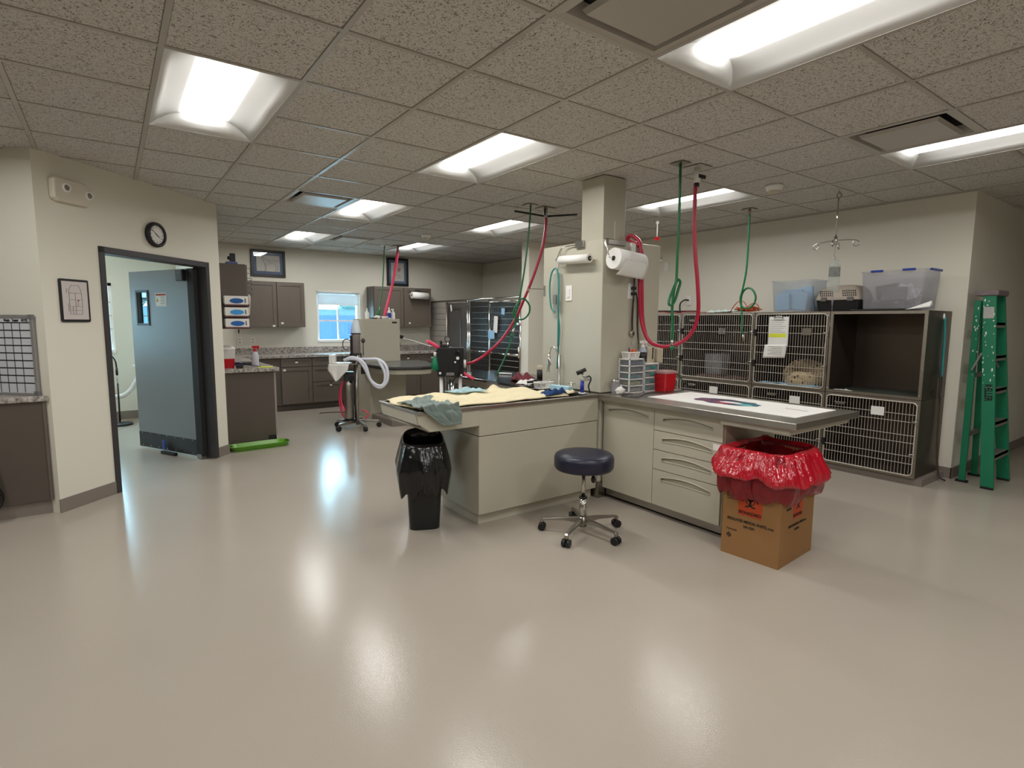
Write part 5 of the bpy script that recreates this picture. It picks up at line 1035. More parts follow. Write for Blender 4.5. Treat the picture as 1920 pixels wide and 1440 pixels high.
t = thing('anesthesia_machine', 'pole-mounted anesthesia machine with silver gas cylinder and white hoses by the window counter', 'anesthesia machine', (1.80, 5.50, 0), math.radians(-36))
for k in range(5):
    a = math.radians(20+72*k); dx, dy = math.cos(a), math.sin(a)
    MB().poly([(0.02,0.075),(0.02,0.125),(0.30,0.10),(0.31,0.06),(0.29,0.06),(0.28,0.075)], lambda u, v, q: (u*dx-q*dy, u*dy+q*dx, v), -0.016, 0.016).build('leg', STEEL, t, bevel=0.004)
    MB().cyl((0.30*dx-0.02*dy,0.30*dy+0.02*dx,0.034),(0.30*dx+0.02*dy,0.30*dy-0.02*dx,0.034),0.034,n=14).build('caster', BLACK, t)
MB().cyl((0,0,0.08),(0,0,1.30),0.020).build('pole', DGREY, t); MB().cyl((0.03,-0.05,0.06),(0.03,-0.05,0.92),0.022).build('front_pole', STEEL, t)
MB().lathe([(0.001,0.13),(0.062,0.13),(0.065,0.15),(0.065,0.60),(0.05,0.66),(0.02,0.68),(0.02,0.72),(0.001,0.72)], (-0.09,-0.02,0), 20).build('gas_cylinder', STEEL, t); MB().box(-0.16,0.0,-0.09,0.05,0.11,0.13).build('cylinder_seat', BLACK, t)
MB().box(-0.14,0.02,-0.08,0.04,0.66,0.78).build('regulator', DGREY, t, bevel=0.01); MB().cyl((-0.02,-0.09,0.70),(-0.02,-0.12,0.70),0.03).build('regulator_dial', BLACK, t)
MB().box(-0.27,0.08,-0.17,0.08,0.885,0.90).build('tray', STEELD, t)
def drape(u, v):
    w_ = 1-0.9*max(0, v-0.45)/0.55
    x = -0.16+(u-0.5)*0.27*w_-0.04*v; return (x, -0.19-0.015*math.sin(u*9)*v, 0.905-0.24*v**1.2) if v > 0.12 else (x, -0.19+0.12*(0.12-v)/0.12, 0.906)
MB().grid(drape, 12, 16).build('paper_drape', PAPER, t, sol=0.002)
MB().box(-0.06,0.07,-0.04,0.09,0.905,1.03).build('vaporizer_block', DGREY, t, bevel=0.006); MB().cyl((0.05,-0.02,0.93),(0.05,-0.02,1.0),0.022).build('knob', WHITE, t)
MB().lathe([(0.001,1.03),(0.055,1.03),(0.055,1.27),(0.06,1.275),(0.06,1.29),(0.001,1.29)], (0.02,0.0,0), 18).build('absorber_canister', mat('grey_canister', (170,160,158), 0.3, var=0.2, scale=30, trans=0.2), t)
MB().box(-0.045,-0.02,-0.05,0.05,0.95,1.27).build('canister_bracket', BLACK, t); MB().lathe([(0.064,1.285),(0.064,1.30),(0.001,1.30)], (0.02,0,0), 18).build('canister_lid', BLACK, t)
MB().lathe([(0.070,1.302),(0.066,1.33),(0.040,1.47),(0.001,1.475)], (0.02,0,0), 18).build('flow_dome', mat('pale_dome', (214, 226, 232), 0.3, trans=0.3), t)
MB().tube(spline([(-0.03,0,1.18),(-0.10,-0.01,1.22),(-0.15,-0.02,1.18),(-0.14,-0.02,1.09),(-0.08,-0.02,1.07)],5),0.006,6).build('sample_loop', DGREY, t); MB().cyl((-0.06,0.0,1.28),(-0.06,0.0,1.42),0.02).build('flow_tube', CLEAR, t)
MB().ball((0.12,-0.01,1.20),0.035,10,(0.8,0.8,1)).cyl((0.12,-0.01,1.0),(0.12,-0.01,1.17),0.006).build('gauge', DGREY, t)
for q in (0.0, 0.055):
    MB().tube(spline([(-0.10+q*0.2,-0.16,0.945),(0.0,-0.17,0.965+q*0.3),(0.10,-0.16,0.94+q*0.3),(0.18,-0.15,0.82+q),(0.23,-0.14,0.70),(0.30,-0.13,0.60+q*0.4),(0.38,-0.12,0.58+q*0.4),(0.45-q*0.5,-0.10,0.66),(0.46-q*0.7,-0.09,0.78),(0.42-q,-0.08,0.89),(0.32,-0.06,0.95),(0.20,-0.04,0.95),(0.06,-0.02,0.95)],6),0.021,8).build('breathing_hose', HOSEW, t)
MB().tube(spline([(-0.14,-0.03,0.66),(-0.20,-0.03,0.55),(-0.215,-0.03,0.38),(-0.19,-0.03,0.22),(-0.15,-0.03,0.15)],5),0.012,6).tube(spline([(-0.15,-0.05,0.66),(-0.19,-0.05,0.5),(-0.18,-0.05,0.35),(-0.13,-0.09,0.25)],5),0.011,6).build('pink_tubing', PINKH, t)
MB().tube(spline([(0.08,0,0.25),(0.14,-0.02,0.24),(0.17,-0.02,0.18),(0.12,-0.03,0.14)],5),0.010,6).build('pink_end_tubing', PINKH, t)
MB().box(0.09,0.15,-0.06,-0.02,0.75,0.93).build('black_strap', BLACK, t, bevel=0.01); MB().box(-0.30,-0.25,-0.16,0.0,0.90,1.01).build('tray_cup', WHITE, t)
# ================================================================== BACK OF THE ROOM
YB = 8.09
def shaker(u0, u1, v0, v1, fn, par, name, label_at=None, knob=None):
    """shaker front: stile and rail frame proud of a recessed panel"""
    s_ = min(0.055, (v1-v0)*0.28)
    def bx(mb, a, b, c_, d_, e0, e1):
        V = [fn(p, q, e) for e in (e0, e1) for p, q in ((a,c_),(b,c_),(b,d_),(a,d_))]
        return mb.add(V, [(0,3,2,1),(4,5,6,7),(0,1,5,4),(1,2,6,5),(2,3,7,6),(3,0,4,7)])
    mb = MB(); bx(mb, u0, u0+s_, v0, v1, 0, 0.02); bx(mb, u1-s_, u1, v0, v1, 0, 0.02); bx(mb, u0+s_, u1-s_, v0, v0+s_, 0, 0.02); bx(mb, u0+s_, u1-s_, v1-s_, v1, 0, 0.02)
    d_ = mb.build(name, BROWN, par); mb = MB(); bx(mb, u0+s_, u1-s_, v0+s_, v1-s_, 0, 0.010); mb.build('panel', BROWN, d_)
    if label_at: a, b = label_at; mb = MB(); bx(mb, a-0.02, a+0.02, b-0.014, b+0.014, 0.02, 0.022); mb.build('white_label', PAPER, d_)
    if knob: a, b = knob; mb = MB(); bx(mb, a-0.012, a+0.012, b-0.012, b+0.012, 0.02, 0.04); mb.build('knob', DGREY, d_)
    return d_
def upper(x0, x1, lab, splits, labels):
    t = thing('wall_cabinet', lab, 'cabinet', ((x0+x1)/2, YB, 1.35), world=True)
    MB().box(x0, x1, 7.78, YB, 1.355, 2.085).build('cabinet_box', BROWND, t)
    f = lambda u, v, e: (u, 7.78-e, v)
    for k, (a, b) in enumerate(splits): shaker(a+0.004, b-0.004, 1.36, 2.08, f, t, 'door', labels[k])
    return t
upper(0.90, 1.80, 'taupe two-door wall cabinet below the framed dog print', [(0.915,1.355),(1.36,1.795)], [(1.30,1.375),(1.43,1.42)])
u2 = upper(3.0, 4.16, 'taupe two-door wall cabinet with a paper towel roll on its door', [(3.01,3.58),(3.59,4.15)], [None,(3.70,1.43)])
t = thing('wall_cabinet', 'taupe wall cabinet whose end panel carries three glove boxes', 'cabinet', (0.27, 5.1, 1.36), world=True)
MB().box(0.118, 0.415, 5.12, 6.6, 1.365, 2.09).build('cabinet_box', BROWND, t)
f = lambda u, v, e: (0.415+e, u, v)
for k in range(3): shaker(5.125+k*0.49, 5.61+k*0.49, 1.37, 2.085, f, t, 'door')
# hooks on door front
t = thing('hook_strip', 'column of small metal hooks on the glove box cabinet door', 'hooks', (0.44, 5.2, 1.7), world=True)
for k in range(6):
    z = 2.05-k*0.055; MB().tube(spline([(0.436,5.2,z),(0.47,5.2,z+0.004),(0.495,5.2,z-0.002),(0.49,5.2,z-0.022),(0.475,5.2,z-0.018)],3),0.003,5).build('hook', DGREY, t)
MB().tube(spline([(0.45,5.2,1.755),(0.455,5.2,1.65),(0.447,5.2,1.50)],3),[0.012,0.022,0.018,0.014,0.012,0.01,0.008],6).build('hanging_leads', BEIGE, label='tan leads hanging from the hook strip', cat='lead')
# glove boxes in a rack on the end panel
t = thing('glove_rack', 'three-tier rack for glove boxes on the taupe cabinet end', 'rack', (0.29,5.11,1.36), world=True)
for k in range(3): z = 1.375+k*0.125; MB().box(0.165, 0.425, 5.02, 5.118, z-0.006, z-0.002).box(0.165, 0.17, 5.02, 5.118, z, z+0.02).box(0.42, 0.425, 5.02, 5.118, z, z+0.02).box(0.17,0.42,5.018,5.022,z-0.006,z+0.012).build('shelf', mat('dark_red_wire', (84,44,44), 0.5), t)
for k in range(3):
    z = 1.375+k*0.125
    g_ = thing('glove_box', ['white glove box with a blue oval, lowest in the rack', 'white glove box with a light blue oval, middle of the rack', 'white glove box with a dark blue oval, topmost in the rack'][k], 'glove box', (0.295, 5.07, z), group='glove boxes on the cabinet end', world=True)
    MB().box(0.175, 0.415, 5.024, 5.115, z, z+0.105).build('carton', PAPER, g_, bevel=0.002)
    ov = [(0.295+0.07*math.cos(a), z+0.052+0.028*math.sin(a)) for a in [i*math.pi/12 for i in range(24)]]
    MB().prism_xz(ov, 5.020, 5.0245).build('oval_opening', mat('glove_blue_%d' % k, [(28,96,170),(60,150,214),(16,84,150)][k], 0.6, var=0.35, scale=60), g_)
    MB().box(0.375, 0.39, 5.0235, 5.024, z+0.03, z+0.08).build('side_print', INKG, g_)
MB().tube([(0.31,5.07,1.365),(0.31,5.07,1.34),(0.31,5.07,1.31)],[0.004,0.010,0.003],6).build('rack_hook', BLACK, label='small black hook under the glove rack', cat='hook')
# radio / clipper on top
t = thing('black_radio', 'black handheld device standing on a blue case on the glove box cabinet', 'device', (0.30, 5.2, 2.09), world=True)
MB().box(0.235, 0.345, 5.14, 5.26, 2.092, 2.115).build('blue_case', mat('slate_blue', (84,96,150), 0.5), t, bevel=0.004); MB().box(0.275, 0.33, 5.17, 5.22, 2.115, 2.21).cyl((0.25,5.19,2.16),(0.28,5.19,2.155),0.02).build('handset', BLACK, t, bevel=0.004)
# base cabinets along back wall
def base_unit(x0, x1, lab, kind_):
    t = thing('base_cabinet', lab, 'cabinet', ((x0+x1)/2, 7.8, 0), world=True)
    MB().box(x0, x1, 7.5, YB, 0.10, 0.865).build('cabinet_box', BROWND, t); MB().box(x0, x1, 7.55, 7.6, 0, 0.10).build('toe_kick', BROWND, t)
    f = lambda u, v, e: (u, 7.5-e, v); xm = (x0+x1)/2
    if kind_ == 'door':
        shaker(x0+0.006, x1-0.006, 0.72, 0.855, f, t, 'drawer', (xm, 0.79), (xm, 0.825)); shaker(x0+0.006, x1-0.006, 0.115, 0.71, f, t, 'door', (x0+0.055, 0.67))
    else:
        for a, b in ((0.72,0.855),(0.46,0.71),(0.115,0.45)): shaker(x0+0.006, x1-0.006, a, b, f, t, 'drawer', (xm+0.05, b-0.06), (xm+0.05, b-0.025))
for k, (a, b, kd, lb) in enumerate([(1.31,1.80,'door','taupe base cabinet with drawer over door, nearest the dog print corner'),(1.80,2.30,'drawers','taupe three-drawer base cabinet behind the paper draped anesthesia tray'),(2.30,2.79,'door','taupe base cabinet directly under the window'),
   (2.79,3.28,'door','taupe base cabinet behind the low tan tower'),(3.28,3.77,'door','taupe base cabinet beside the tan tower, towards the runs'),(3.77,4.26,'door','taupe base cabinet ending at the kennel run')]): base_unit(a, b, lb, kd)
t = thing('base_cabinet', 'taupe base cabinet run with a plain end panel above the green tray', 'cabinet', (0.4, 5.15, 0), world=True)
MB().box(0.118, 0.68, 5.15, 8.08, 0.0, 0.865).build('cabinet_box', BROWND, t); MB().box(0.68, 0.70, 5.15, 5.20, 0.10, 0.865).build('front_stile', mat('pale_edge', (150,140,132), 0.5), t)
MB().box(0.68, 1.31, 7.5, 8.08, 0.10, 0.865).box(0.68, 1.31, 7.55, 7.6, 0, 0.1).build('corner_box', BROWND, t)
f = lambda u, v, e: (0.68+e, u, v)
for k in range(4): shaker(5.22+k*0.56, 5.77+k*0.56, 0.115, 0.855, f, t, 'door')
t = thing('countertop', 'L-shaped grey speckled countertop under the window and along the partition', 'countertop', (1.2, 6.5, 0.865), world=True)
o = [(0.117,5.11),(0.735,5.11),(0.735,7.46),(4.26,7.46),(4.26,8.088),(0.117,8.088)]
MB().prism(o, 0.866, 0.91).build('slab', GRANITE, t, bevel=0.004)
MB().box(0.117, 4.26, 8.07, 8.088, 0.91, 1.01).box(0.117, 0.135, 5.12, 8.07, 0.91, 1.01).build('backsplash', GRANITE, t, bevel=0.003)
MB().box(0.60, 0.68, 5.135, 5.15, 0.02, 0.10).build('black_vent', BLACKM, label='small black plate low on the plain cabinet end panel', cat='plate')
for x in (0.835, 1.03):
    t = thing('wall_outlet', 'white outlet plate above the speckled backsplash', 'outlet', (x, 8.085, 1.07), group='outlets over the back counter', world=True)
    MB().box(x-0.04, x+0.04, 8.08, 8.09, 1.07, 1.19).build('plate', WHITE, t, bevel=0.002); MB().box(x-0.015, x+0.015, 8.077, 8.08, 1.09, 1.12).box(x-0.015, x+0.015, 8.077, 8.08, 1.14, 1.17).build('sockets', BEIGE, t)
# counter clutter
t = thing('sharps_container', 'red and white sharps container on the counter end by the doorway', 'sharps container', (0.22, 5.32, 0.911))
loft([ring(0.12,0.12,0.02,0,3), ring(0.14,0.14,0.02,0.11,3)], True, True).build('red_tub', REDP, t); loft([ring(0.135,0.135,0.02,0.11,3), ring(0.15,0.15,0.02,0.22,3)], True, True).build('clear_top', mat('white_clear', (220,216,214), 0.3, trans=0.2), t)
loft([ring(0.155,0.155,0.02,0.22,3), ring(0.15,0.15,0.02,0.235,3), ring(0.08,0.08,0.02,0.26,3)], True, True).build('lid', WHITE, t)
t = thing('spray_bottle', 'clear spray bottle with a red trigger on the speckled counter', 'spray bottle', (0.52, 5.34, 0.911))
MB().lathe([(0.001,0),(0.040,0),(0.042,0.01),(0.042,0.12),(0.034,0.155),(0.016,0.185),(0.001,0.185)], n=18).build('bottle', mat('cloudy_bottle', (216,214,222), 0.3, trans=0.35), t)
MB().lathe([(0.018,0.18),(0.018,0.205),(0.008,0.21),(0.008,0.225)], n=12).box(-0.03,0.05,-0.011,0.011,0.222,0.25).prism_xz([(0.02,0.222),(0.05,0.185),(0.056,0.19),(0.036,0.224)],-0.006,0.006).build('trigger_head', REDP, t, bevel=0.002)
MB().obox((0.60,5.20,0.916),(0.16,0.05,0.008),rotz(-0.1)).build('yellow_pad', YELLOW, label='yellow sticky pad at the edge of the speckled counter', cat='note pad')
MB().tube([(0.30,5.30,0.965),(0.55,5.20,0.922)],[0.008,0.004],6).build('black_pen', BLACK, label='long black pen leaning across the speckled counter', cat='pen')
MB().box(0.29,0.36,5.18,5.24,0.911,0.955).build('black_cup', BLACK, label='small black box beside the red sharps container', cat='box', bevel=0.004)
MB().lathe([(0.02,0),(0.05,0),(0.05,0.03),(0.02,0.03)], (0.40,5.75,0.911), 16).build('blue_tape', BLUE, label='blue roll on the speckled counter behind the spray bottle', cat='tape')
MB().box(0.42,0.60,5.70,5.92,0.911,0.935).build('black_tray', BLACK, label='low black organizer tray on the speckled counter', cat='tray', bevel=0.004)
MB().lathe([(0.001,0),(0.025,0),(0.025,0.06),(0.012,0.075),(0.001,0.075)], (0.22,6.3,0.911), 12).build('yellow_vial', mat('amber', (196,176,110), 0.4), label='small amber vial at the backsplash corner', cat='vial')
# green tray on the floor
t = thing('boot_tray', 'lime green plastic tray on the floor at the end of the base cabinets', 'tray', (0.46, 5.0, 0), math.radians(4))
loft([[(x, y, z) for x, y in rrect(w_, d_, r_)] for w_, d_, r_, z in ((0.60,0.20,0.08,0.0),(0.66,0.25,0.10,0.045),(0.67,0.26,0.10,0.05),(0.655,0.245,0.10,0.05),(0.58,0.18,0.07,0.012))], True, True).build('tray_body', LGREEN, t)
for s_ in (-1,1): MB().tube([(s_*0.305+0.014*math.cos(a), 0.024*math.sin(a), 0.052) for a in [k*math.pi/6 for k in range(12)]], 0.006, 6, closed=True).build('grip', mat('dark_green', (50,84,24), 0.5), t)
MB().box(0.0,0.06,-0.02,0.0,0.012,0.014).build('tray_tag', PAPER, t)
# framed prints
def framed(x0, x1, z0, z1, lab, art):
    t = thing('framed_print', lab, 'picture', ((x0+x1)/2, YB, z0), world=True)
    b = 0.042
    MB().box(x0,x1,8.055,8.088,z0,z0+b).box(x0,x1,8.055,8.088,z1-b,z1).box(x0,x0+b,8.055,8.088,z0+b,z1-b).box(x1-b,x1,8.055,8.088,z0+b,z1-b).build('frame', BLACK, t, bevel=0.003)
    MB().box(x0+b,x1-b,8.074,8.080,z0+b,z1-b).build('mat_board', mat('blue_grey_mat', (98,116,140), 0.8), t)
    c_ = 0.045; MB().box(x0+b+c_,x1-b-c_,8.070,8.074,z0+b+c_,z1-b-c_).build('print_sheet', mat('cream_print', (208,202,188), 0.8), t)
    art(t); MB().box(x0+b,x1-b,8.060,8.063,z0+b,z1-b).build('glazing', PICGLASS, t)
def dog(t):
    y = 8.068; S = lambda pts: spline([(1.13+0.0052*a, y, 2.255+0.0052*b) for a, b in pts], 4)
    mb = MB()
    for pts in ([(8,52),(14,56),(20,50),(26,42),(34,38),(46,38),(56,37),(60,36),(66,36),(72,33)],[(8,52),(6,49),(12,47),(16,46),(22,36),(25,28),(27,18),(26,8),(25,2),(29,2)],[(27,26),(30,18),(29,8),(30,2)],[(30,26),(38,25),(46,29),(52,31)],[(52,31),(56,24),(60,16),(58,9),(60,2),(64,2)],[(60,36),(63,28),(65,18),(64,10),(66,4)],[(16,55),(17,58),(19,53)],[(36,36),(40,30),(46,34)]):
        mb.tube(S(pts), 0.0028, 4)
    mb.build('dog_drawing', INKG, t)
framed(1.05, 1.585, 2.18, 2.61, 'black framed line drawing of a standing dog over the wall cabinets', dog)
def organ(t):
    y = 8.068; mb = MB(); cx, cz = 3.62, 2.40
    mb.tube(spline([(cx-0.03+0.065*math.cos(a)*(1+0.2*math.sin(2*a)), y, cz+0.04+0.055*math.sin(a)) for a in [k*math.pi/6 for k in range(12)]],3,True),0.003,4,closed=True)
    mb.tube(spline([(cx-0.06,y,cz-0.03),(cx-0.03,y,cz-0.08),(cx+0.02,y,cz-0.07),(cx+0.04,y,cz-0.11),(cx-0.01,y,cz-0.12)],4),0.004,4).build('anatomy_lines', INKG, t)
    MB().prism_xz(blob(cx+0.02, cz+0.03, 0.08, 0.09, 2.0), 8.0685, 8.0695).build('anatomy_patch', mat('dusty_pink', (176,140,132),0.8,var=0.3,scale=40), t)
framed(3.395, 3.83, 2.13, 2.645, 'black framed anatomical print above the paper towel cabinet', organ)
t = roll('paper_towel_roll', (3.70,7.66,1.945), (4.03,7.66,1.935), 0.062, 'white paper towel roll mounted on the taupe cabinet door', [(4.05,7.66,1.935),(3.69,7.66,1.945),(3.675,7.70,2.0),(3.69,7.755,2.04)])
MB().box(3.82,3.92,7.74,7.759,2.0,2.05).build('bracket', DGREY, t)

# second island: low tower and boat-shaped table
t = thing('utility_tower', 'low tan utility tower by the window with bottles standing on it', 'tower', (2.53,6.5,0), world=True)
MB().box(2.23,2.83,6.30,6.72,0.735,1.495).build('upper_panel', TAN, t, bevel=0.004); MB().box(2.22,2.80,6.05,6.7,0.0,0.73).build('pedestal', TAN, t, bevel=0.004); MB().box(2.70,2.78,6.295,6.30,1.43,1.455).build('black_catch', BLACK, t)
MB().box(2.24,2.80,5.32,6.05,0,0.085).build('step', BASEB, label='low grey-brown floor plinth before the low tan tower', cat='plinth', bevel=0.006)
t = thing('exam_table', 'boat-shaped exam table with a black rimmed top at the low tan tower', 'table', (2.4,5.4,0.78), world=True)
o = [(2.16,6.28),(2.10,5.75),(2.12,5.35),(2.25,5.18),(2.58,5.06),(2.76,5.10),(2.96,5.45),(3.12,6.0),(3.12,6.28)]
MB().prism(o, 0.822, 0.845).build('table_top', mat('grey_top', (120,122,124), 0.25, 0.8), t); oc = [(2.6+(x-2.6)*1.012, 5.7+(y-5.7)*1.008) for x, y in o]
MB().prism(oc, 0.805, 0.822).build('black_rim', BLACK, t); MB().prism([(2.6+(x-2.6)*0.96, 5.7+(y-5.7)*0.96) for x, y in o], 0.735, 0.805).build('apron', TAN, t, bevel=0.01)
for k, (x, y, h_, lab) in enumerate([(2.33,6.38,0.14,'white pump bottle at the window end of the low tan tower'),(2.68,6.36,0.16,'white and blue squeeze bottle beside the pink hose'),(2.745,6.36,0.14,'white spray bottle with a slim neck beside the squeeze bottle')]):
    b_ = thing('bottle', lab, 'bottle', (x,y,1.496)); MB().lathe([(0.001,0),(0.028,0),(0.03,0.01),(0.03,h_*0.65),(0.012,h_*0.85),(0.012,h_*0.9),(0.001,h_*0.9)], n=14).build('body', WHITE, b_); MB().lathe([(0.010,h_*0.88),(0.010,h_*1.05),(0.004,h_*1.15),(0.001,h_*1.15)], n=10).build('cap', WHITE, b_)
    if k == 1: MB().lathe([(0.0305,0.02),(0.0305,h_*0.6)], n=14).build('label_band', BLUE, b_)
    if k == 2: MB().box(-0.03,0.012,-0.008,0.008,h_*0.98,h_*1.12).build('nozzle', WHITE, b_)
MB().lathe([(0.001,0),(0.04,0),(0.055,0.04),(0.05,0.04),(0.036,0.006),(0.001,0.006)], (2.60,6.34,1.496), 16).build('white_bowl', WHITE, label='small white bowl on the edge of the low tan tower', cat='bowl')
MB().box(2.24,2.44,6.33,6.42,1.496,1.53).build('flat_tray', WHITE, label='flat white tray under the pump bottle on the low tan tower', cat='tray', bevel=0.003) if False else None
MB().box(2.375,2.47,6.32,6.38,1.496,1.515).build('dark_case', DGREY, label='thin dark case on the low tan tower', cat='case')
MB().ball((2.53,6.47,1.525),0.05,10,(1.1,0.8,0.55)).build('white_wad', PAPER, label='wad of white gauze under the green hose end', cat='gauze')
t = thing('wall_scope', 'black instrument head on a bracket at the side of the low tan tower', 'medical scope', (2.87,6.4,1.0), world=True); MB().ball((2.90,6.4,1.22),0.035,10).cyl((2.84,6.4,1.20),(2.90,6.4,1.2),0.012).box(2.832,2.85,6.37,6.43,1.05,1.25).cyl((2.86,6.4,1.05),(2.86,6.4,1.12),0.02).build('head', BLACK, t)
MB().tube(spline([(2.92,6.38,1.19),(3.0,6.2,1.16),(3.0,5.6,1.10),(2.7,4.4,1.13),(2.2,3.4,1.16),(1.86,3.16,1.135)],6),0.006,6).build('white_tube', WHITE, label='thin white tube running from the scope bracket to the green bag', cat='tube')
MB().tube(spline([(1.75,7.0,0.006),(2.0,6.95,0.006),(2.2,6.75,0.006),(2.25,6.72,0.02)],5),0.006,6).build('floor_cable', BLACK, label='black cable on the floor by the low tan tower', cat='cable')

# kennel runs
XR = 4.30
t = thing('kennel_run_fence', 'steel kennel run front with plank panel, gates and wire mesh at the back corner', 'fence', (XR,6.6,0), world=True)
for y in (5.10, 5.96, 6.60, 6.66, 7.42, 8.05): MB().cyl((XR,y,0.0),(XR,y,1.85),0.020,n=10).build('post', CHROME if y < 7 else STEELD, t)
MB().cyl((XR,5.10,1.845),(XR,8.05,1.845),0.018,n=10).build('top_rail', CHROME, t); MB().cyl((XR,5.12,1.79),(XR,5.94,1.79),0.016,n=10).build('gate_top_bar', CHROME, t)
MB().cyl((XR,5.12,0.94),(XR,5.94,0.94),0.022,n=10).build('gate_mid_bar', CHROME, t); MB().cyl((XR,5.98,0.95),(XR,6.6,0.95),0.016,n=10).build('mid_rail', CHROME, t)
MB().cyl((XR,5.10,0.08),(XR,6.6,0.08),0.016,n=10).build('bottom_rail', STEELD, t)
for k in range(17):
    z = 1.70-k*0.095
    MB().cyl((XR-0.012,5.13,z),(XR-0.012,5.93,z),0.006,n=6).build('gate_bar', RUNWIRE, t)
mb = MB()
for k in range(1,28): y = 5.12+k*0.0293; mb.tube([(XR,y,0.95),(XR,y,1.78)],0.0014,4,cap=False)
for k in range(1,21): y = 5.98+k*0.0295; mb.tube([(XR,y,0.08),(XR,y,1.84)],0.0014,4,cap=False)
for k in range(18): z = 0.12+k*0.1; mb.tube([(XR,5.98,z),(XR,6.6,z)],0.0022,4,cap=False)
mb.build('wire_mesh', RUNWIRE, t, kind='stuff')
for k in range(16): MB().box(XR-0.012,XR+0.012,7.44,8.04,0.10+k*0.108,0.10+k*0.108+0.103).build('plank', WOODD, t, bevel=0.003)
MB().box(XR-0.012,XR+0.012,6.68,7.40,0.08,1.80).build('gate_panel', mat('grey_gate_panel', (88,86,84), 0.25, 0.3, var=0.06), t)
MB().box(XR-0.026,XR-0.014,6.86,6.90,0.3,1.72).box(XR-0.026,XR-0.014,7.30,7.34,0.3,1.72).box(XR-0.026,XR-0.014,6.90,7.30,1.68,1.72).build('gate_frame', STEEL, t); MB().cyl((XR-0.03,5.10,0.90),(XR-0.03,5.10,1.08),0.014).box(XR-0.06,XR-0.01,5.08,5.12,1.42,1.45).build('gate_latch', CHROME, t)
t = thing('run_liner', 'dark grey horizontal plank lining inside the kennel runs', 'wall panel', (5.5,6.6,0), world=True, kind='structure')
for k in range(13): MB().box(5.515,5.535,5.09,8.08,0.02+k*0.14,0.02+k*0.14+0.134).build('plank', WOODD, t)
for k in range(13): MB().box(4.34,5.51,8.06,8.085,0.02+k*0.14,0.02+k*0.14+0.134).build('plank', WOODD, t)
MB().box(4.34,5.51,6.61,6.65,0.0,1.82).build('run_divider', mat('grey_gate_panel', (88,86,84), 0.25, 0.3), label='dark grey divider panel between the kennel runs', cat='panel', kind='structure')
MB().box(4.34,5.51,5.085,5.10,0.0,1.82).build('run_end_panel', mat('grey_gate_panel', (88,86,84), 0.25, 0.3), label='dark grey lining panel on the wall stub inside the run', cat='panel', kind='structure')
MB().obox((XR-0.03,5.74,1.42),(0.004,0.11,0.27),Matrix.Rotation(0.08,3,'X')).build('run_clipboard', PAPER, label='white record sheet clipped on the kennel gate', cat='paper')
MB().obox((XR-0.035,5.86,1.25),(0.004,0.18,0.14),Matrix.Rotation(-0.05,3,'X')).build('run_note', LBLUE, label='pale blue note taped below the record sheet on the kennel gate', cat='paper')
MB().obox((XR-0.03,5.53,1.63),(0.004,0.09,0.10),Matrix.Rotation(0.1,3,'X')).build('run_card', LBLUE, label='small pale card high on the kennel gate', cat='card')
MB().obox((XR-0.03,7.20,1.71),(0.004,0.04,0.12),Matrix.Rotation(-0.2,3,'X')).build('run_tag', PAPER, label='white tag on the far grey kennel gate', cat='tag')

# ================================================================== DOOR WALL AND DESK CORNER
def on45(s, z): p = W45(s); return (p.x, p.y, z)
t = thing('wall_clock', 'round black rimmed wall clock above the doorway', 'clock', on45(2.66, 2.225), A45)
RX = Matrix.Rotation(math.pi/2, 3, 'X')
MB().lathe([(0.001,0.0),(0.108,0.0),(0.112,0.012),(0.108,0.035),(0.095,0.045),(0.084,0.040),(0.080,0.028)], (0,0,0), 36, RX).build('rim', BLACK, t)
MB().lathe([(0.001,0.026),(0.082,0.026)], (0,0,0), 36, RX).build('dial', PAPER, t)
for k in range(12):
    a = math.pi*k/6; text(str(12 if k == 0 else k), 0.021, INK, t, (0.066*math.sin(a), -0.0265, 0.066*math.cos(a)), (1,0,0), (0,0,1), name='numeral')
def hand(a, l_, w_, nm):
    d_ = Vector((math.sin(a),0,math.cos(a))); q = Vector((math.cos(a),0,-math.sin(a))); b = Vector((0,-0.029,0)); MB().add([b-d_*0.012+q*w_, b+d_*l_+q*w_*0.5, b+d_*l_-q*w_*0.5, b-d_*0.012-q*w_],[(0,1,2,3),(3,2,1,0)]).build(nm, INK, t, sol=0.001)
hand(math.radians(125), 0.045, 0.004, 'hour_hand'); hand(math.radians(308), 0.062, 0.003, 'minute_hand')
t = thing('emergency_light', 'cream twin-head emergency light high on the angled wall', 'emergency light', on45(1.85, 2.33), A45)
MB().poly([(-0.155,0.02),(-0.155,0.155),(-0.135,0.17),(0.11,0.17),(0.155,0.11),(0.155,0.045),(0.13,0.0),(-0.12,0.0)], lambda u, v, q: (u, -q, v), 0.0, 0.055).build('housing', mat('cream_plastic', (214,206,190), 0.4), t, bevel=0.012, seg=3)
for x, z in ((-0.06,0.105),(0.125,0.085)):
    MB().lathe([(0.001,0.060),(0.020,0.060),(0.026,0.068),(0.032,0.066),(0.035,0.053)], (x,0,z), 20, RX).build('lamp_head', WHITE, t); MB().lathe([(0.001,0.064),(0.021,0.062)], (x,0,z), 16, RX).build('lamp_glass', STEELD, t)
t = thing('evacuation_map', 'black framed floor plan on the angled wall below the emergency light', 'sign', on45(1.83, 1.44), A45)
MB().poly(rrect(0.24,0.325,0.012,4,0,0.163), lambda u, v, q: (u,-q,v), 0.0, 0.012).build('frame', BLACK, t); MB().box(-0.104,0.104,-0.0135,-0.012,0.02,0.308).build('sheet', mat('plan_paper', (200,192,190), 0.8), t)
mb = MB()
